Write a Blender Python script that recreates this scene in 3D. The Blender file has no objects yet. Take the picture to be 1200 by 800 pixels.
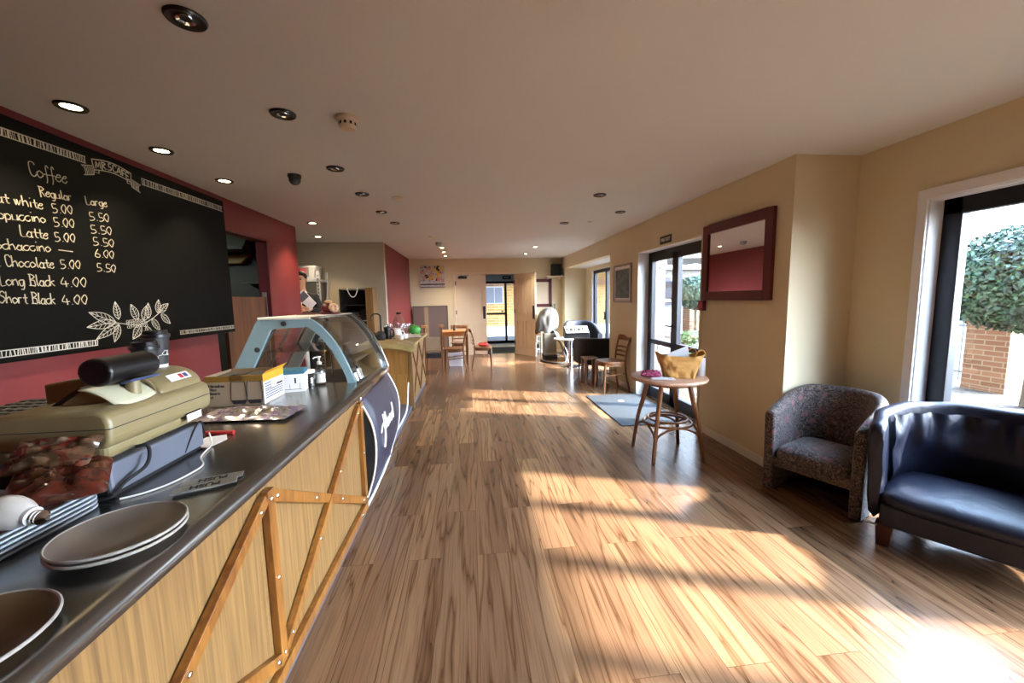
import bpy, bmesh, math, random
from mathutils import Vector, Matrix, noise as mnoise
R = math.radians
PI = math.pi
S = bpy.context.scene
COL = S.collection
# ------------------------------------------------------------------ camera
cam_d = bpy.data.cameras.new('camera'); cam = bpy.data.objects.new('camera', cam_d); COL.objects.link(cam)
cam_d.sensor_width = 36.0; cam_d.lens = 460/1200*36.0; cam_d.clip_start = 0.02; cam_d.clip_end = 300
XR = Vector((0.9939, -0.0303, 0.1059)); FY = Vector((-0.1074, -0.1074, 0.9884))
def _axes(f=460., vp=(550., 350.), roll=0.019):
    fy = Vector((vp[0]-600, vp[1]-400, f)).normalized()
    d = Vector((roll, 1, 0)); d.z = -(d.dot(fy))/fy.z; d.normalize()
    up = -d; xr = fy.cross(up)
    if xr.x < 0: xr = -xr
    return xr, fy, up
xr_, fy_, up_ = _axes()
# rows of camera->world: world = (xr.c, fy.c, up.c) with c in (right, down, forward)
def c2w(c): return Vector((xr_.dot(c), fy_.dot(c), up_.dot(c)))
right = c2w(Vector((1, 0, 0))); upv = c2w(Vector((0, -1, 0))); back = c2w(Vector((0, 0, -1)))
m = Matrix((right, upv, back)).transposed().to_4x4(); m.translation = Vector((0, 0, 1.44))
cam.matrix_world = m
S.camera = cam
# ------------------------------------------------------------------ light and exposure
S.view_settings.view_transform = 'Standard'; S.view_settings.look = 'None'
S.view_settings.exposure = 2.9; S.view_settings.gamma = 1.0; S.view_settings.use_curve_mapping = False
SUN_E, SKY_E, SKY_GLOW, SPOT_E = 5.6, 0.9, 14.0, 11.0
W = bpy.data.worlds.new('sky'); S.world = W; W.use_nodes = True
wn = W.node_tree.nodes; wl = W.node_tree.links; wn.clear()
wo = wn.new('ShaderNodeOutputWorld'); bg = wn.new('ShaderNodeBackground'); bg.inputs[1].default_value = SKY_E
tc = wn.new('ShaderNodeTexCoord'); sx = wn.new('ShaderNodeSeparateXYZ'); cr = wn.new('ShaderNodeValToRGB')
cr.color_ramp.elements[0].position = 0.0; cr.color_ramp.elements[0].color = (0.86, 0.92, 1.0, 1)
cr.color_ramp.elements[1].position = 0.7; cr.color_ramp.elements[1].color = (0.50, 0.70, 1.0, 1)
wl.new(tc.outputs['Generated'], sx.inputs[0]); wl.new(sx.outputs[2], cr.inputs[0])
# hazy winter sky, much brighter round the low sun than on the opposite side
SUN_DIR = Vector((1.0, -0.35, 0.715)).normalized()
dt = wn.new('ShaderNodeVectorMath'); dt.operation = 'DOT_PRODUCT'; dt.inputs[1].default_value = SUN_DIR; wl.new(tc.outputs['Generated'], dt.inputs[0])
mxz = wn.new('ShaderNodeMath'); mxz.operation = 'MAXIMUM'; mxz.inputs[1].default_value = 0; wl.new(dt.outputs['Value'], mxz.inputs[0])
pw = wn.new('ShaderNodeMath'); pw.operation = 'POWER'; pw.inputs[1].default_value = 3.0; wl.new(mxz.outputs[0], pw.inputs[0])
ml = wn.new('ShaderNodeMath'); ml.operation = 'MULTIPLY_ADD'; ml.inputs[1].default_value = SKY_GLOW; ml.inputs[2].default_value = SKY_E; wl.new(pw.outputs[0], ml.inputs[0])
wl.new(cr.outputs[0], bg.inputs[0]); wl.new(ml.outputs[0], bg.inputs[1]); wl.new(bg.outputs[0], wo.inputs[0])
sun_d = bpy.data.lights.new('sun', 'SUN'); sun_d.energy = SUN_E; sun_d.angle = R(2.6); sun_d.color = (1.0, 0.96, 0.89)
sun = bpy.data.objects.new('sun', sun_d); COL.objects.link(sun)
sun.rotation_euler = Vector((-1.0, 0.35, -0.715)).to_track_quat('-Z', 'Y').to_euler(); sun.location = (9, -2, 6)
S.cycles.use_denoising = True; S.cycles.max_bounces = 12; S.cycles.diffuse_bounces = 7; S.cycles.glossy_bounces = 5
S.cycles.transmission_bounces = 8; S.cycles.transparent_max_bounces = 24; S.cycles.sample_clamp_indirect = 8.0
S.cycles.caustics_reflective = False; S.cycles.caustics_refractive = False
# ------------------------------------------------------------------ materials
def srgb(h):
    if isinstance(h, str):
        v = [int(h[i:i+2], 16)/255 for i in (0, 2, 4)]
    else: v = h
    return tuple((c/12.92 if c <= .04045 else ((c+.055)/1.055)**2.4) for c in v) + (1,)
def newmat(name):
    mt = bpy.data.materials.new(name); mt.use_nodes = True
    return mt, mt.node_tree.nodes, mt.node_tree.links, mt.node_tree.nodes['Principled BSDF']
def mat(name, col, rough=.5, metal=0., var=.06, scale=8., bump=0., bscale=60., emit=0., spec=.5, trans=0., coat=0., sheen=0., alpha=1.):
    """plain material: colour broken up by soft noise, optional fine bump"""
    mt, n, l, b = newmat(name)
    c = srgb(col)
    b.inputs['Roughness'].default_value = rough; b.inputs['Metallic'].default_value = metal
    b.inputs['Specular IOR Level'].default_value = spec; b.inputs['Coat Weight'].default_value = coat
    b.inputs['Transmission Weight'].default_value = trans; b.inputs['Sheen Weight'].default_value = sheen
    b.inputs['Alpha'].default_value = alpha
    t = n.new('ShaderNodeTexCoord')
    nz = n.new('ShaderNodeTexNoise'); nz.inputs['Scale'].default_value = scale; nz.inputs['Detail'].default_value = 4
    l.new(t.outputs['Object'], nz.inputs['Vector'])
    mx = n.new('ShaderNodeMixRGB'); mx.inputs[1].default_value = tuple(max(0, x*(1-var)) for x in c[:3])+(1,); mx.inputs[2].default_value = tuple(min(1, x*(1+var)) for x in c[:3])+(1,)
    l.new(nz.outputs[0], mx.inputs[0]); l.new(mx.outputs[0], b.inputs['Base Color'])
    if bump:
        n2 = n.new('ShaderNodeTexNoise'); n2.inputs['Scale'].default_value = bscale; n2.inputs['Detail'].default_value = 3
        l.new(t.outputs['Object'], n2.inputs['Vector'])
        bp = n.new('ShaderNodeBump'); bp.inputs['Strength'].default_value = bump; bp.inputs['Distance'].default_value = .01
        l.new(n2.outputs[0], bp.inputs['Height']); l.new(bp.outputs[0], b.inputs['Normal'])
    if emit:
        b.inputs['Emission Color'].default_value = c; b.inputs['Emission Strength'].default_value = emit
    return mt
def ramp(n, stops):
    r = n.new('ShaderNodeValToRGB'); e = r.color_ramp.elements
    e[0].position, e[0].color = stops[0]; e[1].position, e[1].color = stops[-1]
    for p, c in stops[1:-1]:
        k = e.new(p); k.color = c
    return r
def wood(name, dark, light, axis='z', rough=.4, freq=34., stretch=.06, contrast=(.35, .65), coat=0.):
    """grain running along axis"""
    mt, n, l, b = newmat(name)
    t = n.new('ShaderNodeTexCoord'); mp = n.new('ShaderNodeMapping')
    sc = [1., 1., 1.]; sc['xyz'.index(axis)] = stretch; mp.inputs['Scale'].default_value = sc
    l.new(t.outputs['Object'], mp.inputs[0])
    nz = n.new('ShaderNodeTexNoise'); nz.inputs['Scale'].default_value = freq; nz.inputs['Detail'].default_value = 6; nz.inputs['Distortion'].default_value = .6
    l.new(mp.outputs[0], nz.inputs['Vector'])
    n2 = n.new('ShaderNodeTexNoise'); n2.inputs['Scale'].default_value = freq*3.2; n2.inputs['Detail'].default_value = 3
    l.new(mp.outputs[0], n2.inputs['Vector'])
    mm = n.new('ShaderNodeMath'); mm.operation = 'MULTIPLY_ADD'; mm.inputs[1].default_value = .35; l.new(n2.outputs[0], mm.inputs[0])
    m3 = n.new('ShaderNodeMath'); m3.operation = 'MULTIPLY'; m3.inputs[1].default_value = .65; l.new(nz.outputs[0], m3.inputs[0]); l.new(m3.outputs[0], mm.inputs[2])
    r = ramp(n, [(contrast[0], srgb(dark)), (contrast[1], srgb(light))])
    l.new(mm.outputs[0], r.inputs[0]); l.new(r.outputs[0], b.inputs['Base Color'])
    b.inputs['Roughness'].default_value = rough; b.inputs['Coat Weight'].default_value = coat
    bp = n.new('ShaderNodeBump'); bp.inputs['Strength'].default_value = .12; bp.inputs['Distance'].default_value = .004
    l.new(mm.outputs[0], bp.inputs['Height']); l.new(bp.outputs[0], b.inputs['Normal'])
    return mt
def brickmat(name, c1, c2, mortar, size=(.23, .076), axis='xz'):
    mt, n, l, b = newmat(name)
    t = n.new('ShaderNodeTexCoord'); s = n.new('ShaderNodeSeparateXYZ'); k = n.new('ShaderNodeCombineXYZ')
    l.new(t.outputs['Object'], s.inputs[0])
    ad = n.new('ShaderNodeMath'); ad.operation = 'ADD'
    l.new(s.outputs[0], ad.inputs[0]); l.new(s.outputs[1], ad.inputs[1])
    l.new(ad.outputs[0], k.inputs[0]); l.new(s.outputs[2], k.inputs[1])
    br = n.new('ShaderNodeTexBrick'); br.inputs['Scale'].default_value = 1
    br.inputs['Color1'].default_value = srgb(c1); br.inputs['Color2'].default_value = srgb(c2); br.inputs['Mortar'].default_value = srgb(mortar)
    br.inputs['Mortar Size'].default_value = .008; br.inputs['Brick Width'].default_value = size[0]; br.inputs['Row Height'].default_value = size[1]
    l.new(k.outputs[0], br.inputs['Vector']); l.new(br.outputs[0], b.inputs['Base Color'])
    b.inputs['Roughness'].default_value = .85
    bp = n.new('ShaderNodeBump'); bp.inputs['Strength'].default_value = .5; bp.inputs['Distance'].default_value = .01; bp.invert = True
    l.new(br.outputs['Fac'], bp.inputs['Height']); l.new(bp.outputs[0], b.inputs['Normal'])
    return mt
def glassmat(name, tint=(.95, .98, .98), refl=.06, rough=.01):
    mt, n, l, b = newmat(name); n.remove(b)
    o = [x for x in n if x.type == 'OUTPUT_MATERIAL'][0]
    tr = n.new('ShaderNodeBsdfTransparent'); tr.inputs[0].default_value = tint+(1,)
    g = n.new('ShaderNodeBsdfGlossy'); g.inputs['Roughness'].default_value = rough
    f = n.new('ShaderNodeLayerWeight'); f.inputs[0].default_value = .25
    mu = n.new('ShaderNodeMath'); mu.operation = 'MULTIPLY_ADD'; mu.inputs[1].default_value = .55; mu.inputs[2].default_value = refl; mu.use_clamp = True
    l.new(f.outputs['Facing'], mu.inputs[0])
    mx = n.new('ShaderNodeMixShader'); l.new(mu.outputs[0], mx.inputs[0]); l.new(tr.outputs[0], mx.inputs[1]); l.new(g.outputs[0], mx.inputs[2])
    l.new(mx.outputs[0], o.inputs[0])
    return mt
def floormat():
    mt, n, l, b = newmat('laminate_floor')
    t = n.new('ShaderNodeTexCoord'); s = n.new('ShaderNodeSeparateXYZ'); l.new(t.outputs['Object'], s.inputs[0])
    k = n.new('ShaderNodeCombineXYZ'); l.new(s.outputs[1], k.inputs[0]); l.new(s.outputs[0], k.inputs[1])
    br = n.new('ShaderNodeTexBrick'); br.inputs['Scale'].default_value = 1; br.offset = .37; br.offset_frequency = 2
    br.inputs['Brick Width'].default_value = 1.28; br.inputs['Row Height'].default_value = .19; br.inputs['Mortar Size'].default_value = .0010; br.inputs['Mortar Smooth'].default_value = 0
    br.inputs['Color1'].default_value = (0, 0, 0, 1); br.inputs['Color2'].default_value = (1, 1, 1, 1); br.inputs['Mortar'].default_value = (.5, .5, .5, 1)
    l.new(k.outputs[0], br.inputs['Vector'])
    of = n.new('ShaderNodeVectorMath'); of.operation = 'SCALE'; of.inputs['Scale'].default_value = 9.0; l.new(br.outputs[0], of.inputs[0])
    ad = n.new('ShaderNodeVectorMath'); ad.operation = 'ADD'; l.new(t.outputs['Object'], ad.inputs[0]); l.new(of.outputs[0], ad.inputs[1])
    # the boards' figure: growth rings cut lengthwise = bands across x, bent by a slow noise stretched along y
    mp = n.new('ShaderNodeMapping'); mp.inputs['Scale'].default_value = (1, .06, 1); l.new(ad.outputs[0], mp.inputs[0])
    nz = n.new('ShaderNodeTexNoise'); nz.inputs['Scale'].default_value = 7; nz.inputs['Detail'].default_value = 3; nz.inputs['Roughness'].default_value = .45; l.new(mp.outputs[0], nz.inputs['Vector'])
    sc = n.new('ShaderNodeMath'); sc.operation = 'MULTIPLY'; sc.inputs[1].default_value = 8.0; l.new(nz.outputs[0], sc.inputs[0])
    fr = n.new('ShaderNodeMath'); fr.operation = 'FRACT'; l.new(sc.outputs[0], fr.inputs[0])
    r2 = ramp(n, [(.0, (.38, .31, .26, 1)), (.09, (.74, .69, .64, 1)), (.26, (1, 1, 1, 1)), (.85, (.96, .95, .94, 1)), (1., (.62, .55, .5, 1))]); l.new(fr.outputs[0], r2.inputs[0])
    mf = n.new('ShaderNodeMapping'); mf.inputs['Scale'].default_value = (1, .022, 1); l.new(ad.outputs[0], mf.inputs[0])
    c = n.new('ShaderNodeTexNoise'); c.inputs['Scale'].default_value = 150; c.inputs['Detail'].default_value = 4; l.new(mf.outputs[0], c.inputs['Vector'])
    r3 = ramp(n, [(.34, (.60, .54, .48, 1)), (.52, (1, 1, 1, 1))]); l.new(c.outputs[0], r3.inputs[0])
    a = n.new('ShaderNodeTexNoise'); a.inputs['Scale'].default_value = 3.5; a.inputs['Detail'].default_value = 4; l.new(mp.outputs[0], a.inputs['Vector'])
    r1 = ramp(n, [(.30, srgb('644a35')), (.5, srgb('7a5b43')), (.70, srgb('8f7052'))]); l.new(a.outputs[0], r1.inputs[0])
    m1 = n.new('ShaderNodeMixRGB'); m1.blend_type = 'MULTIPLY'; m1.inputs[0].default_value = .95; l.new(r1.outputs[0], m1.inputs[1]); l.new(r2.outputs[0], m1.inputs[2])
    m2 = n.new('ShaderNodeMixRGB'); m2.blend_type = 'MULTIPLY'; m2.inputs[0].default_value = .6; l.new(m1.outputs[0], m2.inputs[1]); l.new(r3.outputs[0], m2.inputs[2])
    pv = ramp(n, [(0., (.84, .82, .80, 1)), (1., (1.12, 1.10, 1.06, 1))]); l.new(br.outputs[0], pv.inputs[0])
    m3 = n.new('ShaderNodeMixRGB'); m3.blend_type = 'MULTIPLY'; m3.inputs[0].default_value = 1; l.new(m2.outputs[0], m3.inputs[1]); l.new(pv.outputs[0], m3.inputs[2])
    m4 = n.new('ShaderNodeMixRGB'); m4.inputs[2].default_value = srgb('4a3220'); l.new(br.outputs['Fac'], m4.inputs[0]); l.new(m3.outputs[0], m4.inputs[1])
    l.new(m4.outputs[0], b.inputs['Base Color'])
    b.inputs['Specular IOR Level'].default_value = .5
    rr = n.new('ShaderNodeMapRange'); rr.inputs[3].default_value = .16; rr.inputs[4].default_value = .30; l.new(c.outputs[0], rr.inputs[0]); l.new(rr.outputs[0], b.inputs['Roughness'])
    bp = n.new('ShaderNodeBump'); bp.inputs['Strength'].default_value = .06; bp.inputs['Distance'].default_value = .003; l.new(c.outputs[0], bp.inputs['Height']); l.new(bp.outputs[0], b.inputs['Normal'])
    return mt
def floralmat():
    mt, n, l, b = newmat('tapestry_fabric')
    t = n.new('ShaderNodeTexCoord')
    v = n.new('ShaderNodeTexVoronoi'); v.inputs['Scale'].default_value = 20; l.new(t.outputs['Object'], v.inputs['Vector'])
    nz = n.new('ShaderNodeTexNoise'); nz.inputs['Scale'].default_value = 17; nz.inputs['Detail'].default_value = 4; nz.inputs['Distortion'].default_value = 3.5; l.new(t.outputs['Object'], nz.inputs['Vector'])
    r = ramp(n, [(.30, srgb('15131c')), (.40, srgb('3c2f2e')), (.46, srgb('201b22')), (.51, srgb('85756a')), (.56, srgb('40322f')), (.64, srgb('1f2536')), (.72, srgb('8c8078'))])
    l.new(nz.outputs[0], r.inputs[0])
    v2 = n.new('ShaderNodeTexVoronoi'); v2.inputs['Scale'].default_value = 11; l.new(t.outputs['Object'], v2.inputs['Vector'])
    r2 = ramp(n, [(.16, (1, 1, 1, 1)), (.30, (0, 0, 0, 1))]); l.new(v2.outputs['Distance'], r2.inputs[0])
    r3 = ramp(n, [(.2, srgb('7a3038')), (.5, srgb('8d5a58')), (.8, srgb('3d2430'))]); l.new(v.outputs['Color'], r3.inputs[0])
    mf = n.new('ShaderNodeMath'); mf.operation = 'MULTIPLY'; mf.inputs[1].default_value = .75; l.new(r2.outputs[0], mf.inputs[0])
    mx = n.new('ShaderNodeMixRGB'); l.new(mf.outputs[0], mx.inputs[0]); l.new(r.outputs[0], mx.inputs[1]); l.new(r3.outputs[0], mx.inputs[2])
    l.new(mx.outputs[0], b.inputs['Base Color']); b.inputs['Roughness'].default_value = .9; b.inputs['Sheen Weight'].default_value = .2
    bp = n.new('ShaderNodeBump'); bp.inputs['Strength'].default_value = .25; bp.inputs['Distance'].default_value = .004; l.new(nz.outputs[0], bp.inputs['Height']); l.new(bp.outputs[0], b.inputs['Normal'])
    return mt
def leathermat(name, col, rough=.32):
    mt, n, l, b = newmat(name)
    t = n.new('ShaderNodeTexCoord')
    a = n.new('ShaderNodeTexNoise'); a.inputs['Scale'].default_value = 5; a.inputs['Detail'].default_value = 4; a.inputs['Distortion'].default_value = 1.2; l.new(t.outputs['Object'], a.inputs['Vector'])
    c = n.new('ShaderNodeTexVoronoi'); c.inputs['Scale'].default_value = 260; l.new(t.outputs['Object'], c.inputs['Vector'])
    k = srgb(col)
    r = ramp(n, [(.3, tuple(x*.7 for x in k[:3])+(1,)), (.7, tuple(min(1, x*1.35) for x in k[:3])+(1,))]); l.new(a.outputs[0], r.inputs[0]); l.new(r.outputs[0], b.inputs['Base Color'])
    b.inputs['Roughness'].default_value = rough; b.inputs['Specular IOR Level'].default_value = .38
    b1 = n.new('ShaderNodeBump'); b1.inputs['Strength'].default_value = .35; b1.inputs['Distance'].default_value = .02; l.new(a.outputs[0], b1.inputs['Height'])
    b2 = n.new('ShaderNodeBump'); b2.inputs['Strength'].default_value = .1; b2.inputs['Distance'].default_value = .002; l.new(c.outputs['Distance'], b2.inputs['Height']); l.new(b1.outputs[0], b2.inputs['Normal']); l.new(b2.outputs[0], b.inputs['Normal'])
    return mt
def patternmat(name, stops, scale=10., kind='noise', rough=.6, metal=0., dist=1., coat=0., bump=0.):
    mt, n, l, b = newmat(name)
    t = n.new('ShaderNodeTexCoord')
    if kind == 'noise':
        a = n.new('ShaderNodeTexNoise'); a.inputs['Scale'].default_value = scale; a.inputs['Detail'].default_value = 4; a.inputs['Distortion'].default_value = dist
    else:
        a = n.new('ShaderNodeTexVoronoi'); a.inputs['Scale'].default_value = scale
    l.new(t.outputs['Object'], a.inputs['Vector'])
    r = ramp(n, [(p, srgb(c)) for p, c in stops]); l.new(a.outputs[0] if kind == 'noise' else a.outputs['Color'], r.inputs[0]); l.new(r.outputs[0], b.inputs['Base Color'])
    b.inputs['Roughness'].default_value = rough; b.inputs['Metallic'].default_value = metal; b.inputs['Coat Weight'].default_value = coat
    if bump:
        bp = n.new('ShaderNodeBump'); bp.inputs['Strength'].default_value = bump; bp.inputs['Distance'].default_value = .02; l.new(a.outputs[0], bp.inputs['Height']); l.new(bp.outputs[0], b.inputs['Normal'])
    return mt
M = {}
M['cream'] = mat('cream_wall_paint', 'd6c9a9', .75, var=.02, scale=2, bump=.03, bscale=180)
M['ceil'] = mat('ceiling_paint', 'd9dcdd', .85, var=.02, scale=2, bump=.02, bscale=140)
M['red'] = mat('red_wall_paint', '742626', .55, var=.05, scale=2.5, bump=.03, bscale=180)
M['grey_wall'] = mat('grey_beige_paint', 'b5a890', .75, var=.03, scale=2)
M['floor'] = floormat()
M['trimw'] = mat('white_gloss_paint', 'e6e0d6', .35, var=.02)
M['reveal'] = mat('white_reveal_paint', 'e4e6ea', .6, var=.02)
M['black_alu'] = mat('black_aluminium', '14171f', .35, var=.1, spec=.4)
M['glass'] = glassmat('window_glass', (.97, .99, 1.), .02)
M['caseglass'] = glassmat('case_glass', (.85, .92, .91), .16)
M['clear'] = glassmat('clear_glassware', (.90, .94, .95), .10)
M['plastic_clear'] = glassmat('clear_plastic', (.86, .86, .9), .16, .12)
M['mirror'] = mat('mirror_silver', 'f0f0f0', .015, 1., var=0)
M['board'] = mat('blackboard_paint', '070706', .6, var=.25, scale=2.2, spec=.10)
M['chalk'] = mat('white_chalk', 'b9b6ac', .9, var=.12, scale=40)
M['chalk_y'] = mat('cream_chalk', 'b8b09a', .9, var=.12, scale=40)
M['steel'] = mat('brushed_steel', '8d8b86', .24, .95, var=.12, scale=5, bump=.02, bscale=30)
M['chrome'] = mat('chrome', 'd8d8d8', .08, 1., var=.02)
M['oak'] = wood('pale_oak_veneer', '66492a', '8f6d40', 'z', .45, 60, .025, (.36, .62))
M['batten'] = wood('orange_timber_batten', '6a3d15', '97642a', 'z', .4, 20, .2)
M['oak2'] = wood('honey_oak_panel', '8a5f2c', 'b88645', 'z', .45, 22, .05)
M['darkwood'] = wood('dark_timber_door', '43230e', '6e401c', 'z', .6, 18, .05)
M['beech'] = wood('brown_bentwood', '5c371d', '8e5c32', 'z', .32, 30, .1)
M['beech2'] = wood('pale_bentwood', '9a6d42', 'c9975f', 'z', .35, 30, .1)
M['table'] = wood('pinkish_tabletop', 'b28a72', 'd3ac93', 'x', .35, 16, .12)
M['orangewood'] = wood('orange_tabletop', 'b0713a', 'd99c58', 'x', .4, 16, .12)
M['doorp'] = mat('cream_door_paint', 'dccbb2', .45, var=.03)
M['black'] = mat('black_plastic', '0e0e10', .35, var=.1)
M['matteblack'] = mat('matt_black', '0b0b0d', .8, var=.1)
M['dark'] = mat('dark_grey', '2b2b2e', .5, var=.1)
M['white'] = mat('white_plastic', 'e6e5e2', .4, var=.03)
M['paper'] = mat('white_paper', 'e3e6ee', .8, var=.04)
M['kick'] = mat('grey_kickboard', '5b5f6e', .4, .3, var=.15, scale=6)
M['reg'] = mat('beige_register_plastic', '8a7b57', .35, var=.04, bump=.04, bscale=300)
M['reg2'] = mat('pale_cream_plastic', 'd7d3b4', .25, var=.04)
M['drawer'] = mat('grey_blue_enamel', '686c78', .4, .2, var=.04)
M['caseblue'] = mat('pale_blue_enamel', '84a0a8', .4, var=.05)
M['navy'] = mat('dark_sign_panel', '2c2b3c', .38, var=.12, scale=3)
M['plate'] = mat('taupe_stoneware', '7a6d62', .4, var=.08, scale=14)
M['platerim'] = mat('pale_stoneware', 'a39c94', .4, var=.05)
M['platebrown'] = mat('brown_stoneware', '6b5438', .5, var=.12, scale=30)
M['cardboard'] = mat('brown_card', 'a08a70', .75, var=.05)
M['yellow'] = mat('yellow_card', 'd9a21e', .6, var=.05)
M['ochre'] = mat('ochre_card', '8a6420', .6, var=.1)
M['ink'] = mat('dark_ink', '1d1c20', .8, var=.05)
M['inkblue'] = mat('blue_ink', '3b4a78', .8, var=.05)
M['teal'] = mat('teal_card', '3a6d84', .6, var=.05)
M['pinkred'] = mat('pink_print', 'c0545e', .7, var=.05)
M['redplastic'] = mat('red_plastic', 'b01c20', .35, var=.05)
M['crimson'] = mat('dark_red_frame', '591a20', .38, var=.1)
M['mat'] = mat('grey_mat', '2b2e31', .95, var=.3, scale=90, bump=.5, bscale=300)
M['floral'] = floralmat()
M['leather'] = leathermat('navy_leather', '0c0f20', .46)
M['blackfab'] = mat('black_upholstery', '0c0c12', .7, var=.1)
M['navyfab'] = mat('navy_upholstery', '0c0e1a', .6, var=.1)
M['footwood'] = mat('dark_red_wood', '4b2418', .4, var=.1)
M['kraft'] = mat('kraft_paper', 'bd8d4c', .75, var=.12, scale=18, bump=.4, bscale=25)
M['magenta'] = patternmat('magenta_print', [(.35, '5a1238'), (.5, 'a02a5c'), (.62, 'd08aa8'), (.75, '6a1840')], 60, rough=.5)
M['taupe'] = mat('taupe_board', '756762', .35, var=.04)
M['sheet'] = mat('grey_dust_sheet', '605d59', .9, var=.18, scale=14, bump=.4, bscale=20)
M['olive'] = mat('olive_grey_plastic', '6a6252', .5, var=.08)
M['leaf'] = patternmat('dark_glossy_leaves', [(.3, '10241a'), (.5, '1e3a28'), (.7, '3a5a3c')], 9, rough=.55)
M['leaf2'] = patternmat('mid_green_leaves', [(.3, '22381a'), (.5, '3e5a2a'), (.75, '667a44')], 7, rough=.5)
M['bark'] = mat('pale_bark', '564b3a', .9, var=.25, scale=12, bump=.4, bscale=30)
M['twig'] = mat('grey_twig', '6b6058', .9, var=.2)
M['brick'] = brickmat('tan_brick', '825c44', '6e4a36', '8a7c68')
M['brick2'] = brickmat('yellow_brick', 'a88246', '906c38', 'aaa084', (.29, .11))
M['gravel'] = patternmat('brown_gravel', [(.0, '2c241d'), (.4, '463a30'), (.7, '584c40'), (1., '6e6254')], 40, 'vor', .95, bump=.6)
M['road'] = mat('grey_asphalt', '34373b', .9, var=.1, scale=3)
M['grass'] = mat('lawn', '6f8a46', .95, var=.25, scale=10)
M['fencew'] = mat('white_fence_paint', 'a9acac', .6, var=.03)
M['fenceg'] = mat('grey_fence_metal', '6d747c', .5, .3, var=.05)
M['houseW'] = mat('pale_house_render', '8f8a82', .8, var=.03)
M['roof'] = mat('grey_roof_tiles', '8b8078', .8, var=.15, scale=12)
M['car'] = mat('dark_blue_car_paint', '26344f', .25, .3, var=.03)
M['shirt'] = mat('white_cloth', 'd9d4cc', .85, var=.04)
M['suit'] = mat('black_cloth', '101013', .85, var=.15, scale=20)
M['skin'] = mat('skin', 'b98868', .55, var=.08, scale=10)
M['hair'] = mat('black_hair', '120d0b', .5, var=.2, scale=40)
M['pigcream'] = mat('cream_ceramic', 'dcb694', .35, var=.12, scale=25)
M['rug'] = mat('teal_grey_carpet', '4a5a66', .95, var=.15, scale=40)
M['tile'] = mat('pale_tiles', 'd2dae2', .3, var=.04)
M['hallwall'] = mat('pale_blue_grey_paint', 'a9b6bb', .7, var=.03)
M['signgreen'] = mat('dark_green_sign', '1d2a24', .45, var=.05)
M['picture'] = patternmat('grey_teal_print', [(.3, '3c4a54'), (.5, '566670'), (.7, '76868a')], 9, rough=.6)
M['sil'] = mat('silver_frame', '8e8a84', .35, .3, var=.05)
M['flowers'] = patternmat('canvas_ground', [(.3, '8d8a92'), (.5, 'b9b6b4'), (.7, 'd5d0c4')], 30, rough=.8)
M['flY'] = mat('yellow_petals', 'd8b62c', .8, var=.15, scale=60)
M['flP'] = mat('pink_petals', 'd08a80', .8, var=.15, scale=60)
M['flB'] = mat('violet_petals', '4c4a86', .8, var=.2, scale=60)
M['flK'] = mat('dark_foliage', '26301e', .8, var=.2, scale=60)
M['glow'] = mat('lamp_face', 'ffe6b0', .4, emit=7., var=0)
M['bulbglass'] = mat('opal_bulb', 'cfc9c0', .3, var=.03)
M['foil'] = patternmat('red_brown_packet', [(.28, '24100a'), (.45, '572013'), (.6, '34170e'), (.74, '7a5238')], 6, rough=.25, dist=1.5, coat=.4)
M['foil2'] = patternmat('clear_brown_packet', [(.3, '3a2a1e'), (.48, '6a503a'), (.57, '6a1a18'), (.66, '80705c')], 9, rough=.25, dist=2., coat=.4)
M['liner'] = patternmat('red_tray_liner', [(.3, '3a2420'), (.45, '7a3428'), (.55, '9a8478'), (.7, '5a2a24')], 55, rough=.6, dist=2.)
M['packet'] = patternmat('silver_lilac_packet', [(.3, '5d5652'), (.45, '9a928c'), (.56, '6c5a80'), (.66, 'b4aaa6'), (.75, '4c6a5a')], 13, rough=.22, metal=.2, dist=1.2, coat=.6)
M['green'] = mat('green_plastic_bag', '3f9a3a', .4, var=.3, scale=25)
M['tape'] = mat('brown_packing_paper', 'a08a58', .55, var=.2, scale=20)
M['news'] = patternmat('printed_paper', [(.35, '7a7468'), (.5, 'c9c3b4'), (.7, 'e0dccf')], 70, rough=.8)
M['padbrown'] = mat('brown_padding', 'a38e74', .7, var=.1)
M['traygrey'] = mat('pale_grey_tray', 'a3a8b0', .4, var=.05)
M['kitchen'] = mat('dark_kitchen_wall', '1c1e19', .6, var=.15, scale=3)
M['hood'] = mat('grey_green_steel', '7f8a7c', .35, .5, var=.1)
M['strip'] = mat('yellowed_strip', '9a7a34', .5, var=.15)
M['speaker'] = mat('black_speaker', '121214', .7, var=.1)
M['shelfsteel'] = mat('white_steel_rack', 'b8b8b8', .45, .1, var=.05)
M['brownbox'] = mat('dark_shelf_interior', '1a1512', .7, var=.2)
M['folder'] = patternmat('dark_stacked_goods', [(.3, '14110f'), (.5, '2b2520'), (.7, '3a332a')], 14, rough=.6)
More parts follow.
